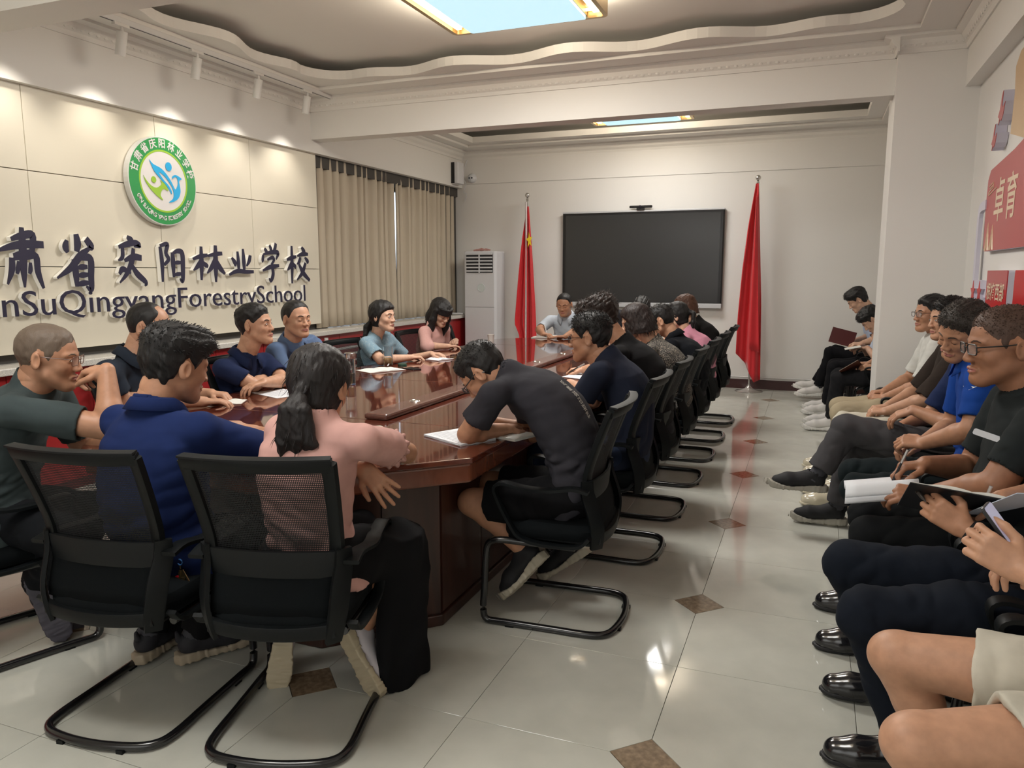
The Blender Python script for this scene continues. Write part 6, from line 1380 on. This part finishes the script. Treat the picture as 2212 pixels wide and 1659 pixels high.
person('R5', 'person in a dark brown shirt and cream trousers in the right row', (0.766, 5.200, 1.196), 200, (.74, 5.2), 180, pitch=4, near=2, hair='short', strand=(1400, .014), sk='a', shirt=(.030, .022, .018), trous=(.56, .53, .44), sleeve=.98, sl_w=1.2, eyes='open', fat=.1,
       arms={'L': dict(w=(0.464, 5.100, 0.634), f=(-1, .3, -.1), n=(0, -.3, 1), pose='curl'), 'R': dict(w=(0.480, 5.300, 0.631), f=(-1, -.35, -.1), pose='curl')}, legs=legs_r(5.2, .235, .235, .12, .50), shoes=('leather', (.55, .50, .38), (.55, .5, .38)))
person('R6', 'person in a navy shirt and grey trousers, legs crossed, mostly hidden face', (0.735, 4.550, 1.154), 196, (.74, 4.56), 180, pitch=8, near=2, hair='short', sk='b', shirt=(.014, .025, .08), trous=(.060, .058, .062), sleeve=.85, trou_w=1.1,
       arms={'L': dict(w=(0.521, 4.380, 0.768), f=(-.85, .2, -.4), n=(-.4, -.2, .9), pose='relax'), 'R': dict(w=(0.491, 4.550, 0.648), f=(-.9, -.5, -.25), n=(-.2, 0, 1), pose='spread')},
       legs={'L': dict(k=(0.214, 4.500, 0.624), a=(0.067, 4.460, 0.349), toe=(-1, 0, .02), up=(0, 0, 1), sock=(.06, .065, .04)), 'R': dict(k=(.27, 4.66, .50), a=(0.190, 4.696, 0.100), toe=(-1, -.02, 0)), 'cuff': .05}, shoes=('sneaker', (.010, .010, .012), (.34, .32, .27)))
def ex7(pr):
    V = [(-.02, -.004, 0), (.0, .004, 0), (.022, .008, 0), (.006, -.002, 0), (-.008, -.012, 0), (-.016, -.011, 0)]
    decal(pr, (V, [(0, 1, 2, 3), (0, 3, 4, 5)]), (0.638, 3.700, 0.996), (1, 0, 0), (0, 0, 1), (0, 1, 0), 'shirt', mat('print_white', (.75, .77, .8), .6), 'chest_mark')
person('R7', 'person in a bright blue polo shirt looking down, head tilted', (0.628, 3.850, 1.217), 216, (.74, 3.83), 180, pitch=26, roll=-14, near=2, hair='short', hcol=(.045, .037, .032), sk='b', shirt=(.008, .05, .27), trous=(.007, .012, .014), collar='polo', sleeve=.78, fat=.1, extra=ex7, strand=(1800, .012),
       arms={'L': dict(e=(0.652, 3.620, 0.819), w=(0.497, 3.740, 0.722), f=(-1, .25, .02), n=(-.1, -.5, .8), pose='curl'), 'R': dict(w=(0.506, 3.920, 0.680), f=(-.9, -.35, -.1), n=(0, .2, 1), pose='curl')}, legs=legs_r(3.83, .235, .52, .16, .50), shoes=('leather', (.012, .012, .014), (.012, .012, .014)))
def ex8(pr):
    E_, Wp, a = pr['A']['L']; c = (0.535, 2.750, 0.961)
    V = [(-.038, -.006, 0), (-.034, -.010, 0), (.036, -.010, 0), (.040, 0, 0), (.036, .010, 0), (-.034, .010, 0), (-.038, .006, 0)]
    decal(pr, (V, [list(range(7))]), c, (.95, 0, -.3), (.3, 0, .95), (0, 1, 0), 'shirt', MATS['print_white'], 'sleeve_stripe')
person('R8', 'person in a charcoal T-shirt and dark glasses writing on a white pad', (0.626, 3.050, 1.221), 190, (.76, 3.05), 180, pitch=6, near=2, hair='buzz', hcol=(.075, .042, .030), sk='d', fat=.38, size=1.05, shirt=(.016, .020, .021), trous=(.005, .006, .007), sleeve=.76, glasses=((.015, .015, .018), .0024), eyes='down', extra=ex8, hscale=1.04, strand=(1400, .007),
       arms={'L': dict(e=(0.583, 2.800, 0.786), w=(0.412, 2.960, 0.688), f=(-1, .1, -.0), n=(-.1, -.6, .8), pose='hold'), 'R': dict(w=(0.428, 3.120, 0.768), f=(-.95, -.25, -.12), n=(0, .1, 1), pose='write')}, legs={'L': dict(k=(.25, 3.0, .50), a=(.33, 3.09, .095), toe=(-1, 0, 0)), 'R': dict(k=(.26, 3.25, .50), a=(.33, 3.46, .095), toe=(-1, 0, 0))}, shoes=('leather', (.012, .012, .014), (.012, .012, .014)))
def ex9r(pr):
    E_, Wp, a = pr['A']['L']; d = nrm(Wp - E_); c = Wp - d * .02 - np.array(pr['off']); b = MB(); b.tube([c - d * .012, c, c + d * .012], .034, 16); b.build('watch_band', mat('watch_black', (.01, .01, .012), .5), pr['root'], True, fix=False)
person('R9', 'person in navy trousers and polished black shoes writing in a black notebook', (.70, 2.40, 1.24), 185, (.74, 2.46), 180, pitch=25, near=2, hair='short', sk='b', shirt=(.48, .54, .64), trous=(.006, .009, .016), sleeve=.7, facefeat=False, extra=ex9r, trou_w=1.12,
       arms={'L': dict(e=(0.565, 2.300, 0.694), w=(0.430, 2.360, 0.764), f=(-.75, .1, .45), n=(-.25, -.85, .2), pose='curl'), 'R': dict(w=(0.549, 2.520, 0.818), f=(-.9, -.2, -.1), n=(0, .1, 1), pose='write')}, legs={'L': dict(k=(.19, 2.27, .51), a=(.34, 2.34, .095), toe=(-1, 0, 0)), 'R': dict(k=(.16, 2.66, .51), a=(.34, 2.72, .095), toe=(-1, 0, 0))}, shoes=('leather', (.010, .010, .012), (.010, .010, .012)))
person('R10', 'person in cream shorts with bare knees holding a phone, nearest on the right', (.72, 1.80, 1.22), 185, (.76, 1.88), 180, pitch=25, near=2, hair='short', sk='a', shirt=(.5, .48, .42), trous=(.56, .53, .45), sleeve=.7, facefeat=False,
       arms={'L': dict(w=(0.455, 1.860, 0.832), f=(-.8, .1, .45), n=(-.3, -.8, .3), pose='curl'), 'R': dict(w=(.56, 2.02, .80), f=(-.9, -.2, .1), n=(0, .1, 1), pose='hold')}, legs=legs_r(1.88, .245, .42, .20, .49), skinleg=.64, shoes=SN, trou_w=1.08)
# ---------------------------------------------------------------- things held or lying by the people
t = thing('folder', 'maroon folder stood open on the knees of the person at the back wall', 'folder', (0.336, 9.350, 0.750)); mf = mat('maroon_cover', (.09, .012, .012), .5)
b = MB(); M = Matrix.Rotation(R(14), 4, 'Y'); b.box(-.13, .13, -.003, .003, -.085, .09, 0, M); b.build('cover', mf, t); b = MB(); b.box(-.13, .10, -.05, .0, -.09, -.084, 0, M); b.build('page_edge', pap, t)
notebook(0, 0, 0, 'open notebook held by the hands emerging from behind the pillar', .12, .18, pages=mat('page_olive', (.50, .50, .38), .7), group='handheld notebooks', M=T((0.361, 7.620, 0.603)) @ RZ(90) @ Matrix.Rotation(R(-35), 4, 'X') @ Matrix.Rotation(R(20), 4, 'Y'))
notebook(0, 0, 0, 'small black notebook on the knee of the person with bowed head', .10, .15, cover=bkc, group='handheld notebooks', M=T((0.407, 8.500, 0.709)) @ RZ(90) @ Matrix.Rotation(R(-12), 4, 'X'))
t = thing('writing_pad', 'white curled writing pad held by the person in the charcoal T-shirt', 'pad', (0, 0, 0)); a0, a1 = np.array((0.149, 2.980, 0.675)), np.array((0.390, 3.000, 0.716))
b = MB(); b.grid(lambda u, v: tuple(a0 + (a1 - a0) * u + np.array([0, -.02 + .16 * v - .02 * math.sin(3 * v), -.02 + .03 * math.sin(math.pi * min(1, v * 1.6)) + .02 * v])), 6, 14); b.build('pages', papw, t, True, fix=False, solid=.006)
b = MB(); b.grid(lambda u, v: tuple(a0 + (a1 - a0) * u + np.array([0, -.018 - .002 * math.sin(3 * v), -.02 - .025 * v])), 4, 3); b.build('curled_edge', papw, t, True, fix=False, solid=.004)
pen((0.307, 3.060, 0.695), (0.353, 3.060, 0.829), 'black and silver pen in the hand of the person in the charcoal T-shirt')
notebook(0, 0, 0, 'black-covered open notebook held up by the person in navy trousers', .15, .20, cover=bkc, group='handheld notebooks', M=T((0.433, 2.440, 0.808)) @ RZ(3) @ Matrix.Rotation(R(-34), 4, 'X') @ Matrix.Rotation(R(7), 4, 'Y'), th=.01)
pen((0.497, 2.520, 0.788), (0.515, 2.520, 0.853), 'grey pen in the writing hand over the black notebook', (.12, .11, .1))
pen((0.331, 2.380, 0.824), (0.303, 2.420, 0.855), 'dark flat pen tucked under the thumb on the black notebook', (.05, .04, .035), .006, (.05, .04, .035))
b = MB(); b.box(-.105, .105, -.148, .148, -.001, .001); o = b.build('loose_sheet', mat('pale_blue_paper', (.55, .62, .74), .7)); o.matrix_world = T((0.576, 2.360, 0.848)) @ RZ(15) @ Matrix.Rotation(R(-28), 4, 'X'); tag(o, 'pale blue sheet beside the black notebook at the right edge', 'paper')
phone(T((0.429, 1.920, 0.887)) @ RZ(-20) @ Matrix.Rotation(R(52), 4, 'Y') @ RZ(90), 'lit grey phone held by the person in cream shorts', (.36, .34, .46), 1)
pen((-1.520, 4.906, 0.800), (-1.398, 4.866, 0.870), 'black pen in the hand of the third person on the right side')
pen((-2.722, 7.990, 0.772), (-2.775, 8.030, 0.902), 'white pen in the hand of the person in the pale blue shirt', (.6, .6, .62), .005)
t = thing('key_bunch', 'bunch of brass keys with a red tag hanging at a hip', 'keys', (-1.902, 1.830, 0.512))
b = MB(); b.tube([(.010 * math.cos(a), 0, .012 + .010 * math.sin(a)) for a in [i * .6 for i in range(10)]], .0022, 6, closed=True); b.build('ring', mat('blue_ring', (.1, .3, .7), .3, .5), t, True, fix=False)
b = MB(); b.tube([(0, 0, .002), (.001, 0, -.012)], .002, 6); b.lathe([(0, -.003), (.014, -.003), (.014, .0), (0, .0)], 14, 0, T((.004, 0, -.030)) @ Matrix.Rotation(R(90), 4, 'X')); b.box(-.002, .010, -.002, .002, -.085, -.04, 0, Matrix.Rotation(R(-8), 4, 'Y')); b.build('key', brass, t, False, fix=False)
for a, L in ((6, .066), (-34, .06)): b = MB(); b.box(-.003, .004, -.002, .001, -L, -.016, 0, Matrix.Rotation(R(a), 4, 'Y')); b.build('key', brass, t)
b = MB(); b.lathe([(0, -.002), (.013, -.002), (.013, .002), (0, .002)], 18, 0, T((-.018, .004, -.052)) @ Matrix.Rotation(R(90), 4, 'X')); b.build('red_tag', mat('tag_red', (.5, .01, .02), .4), t)
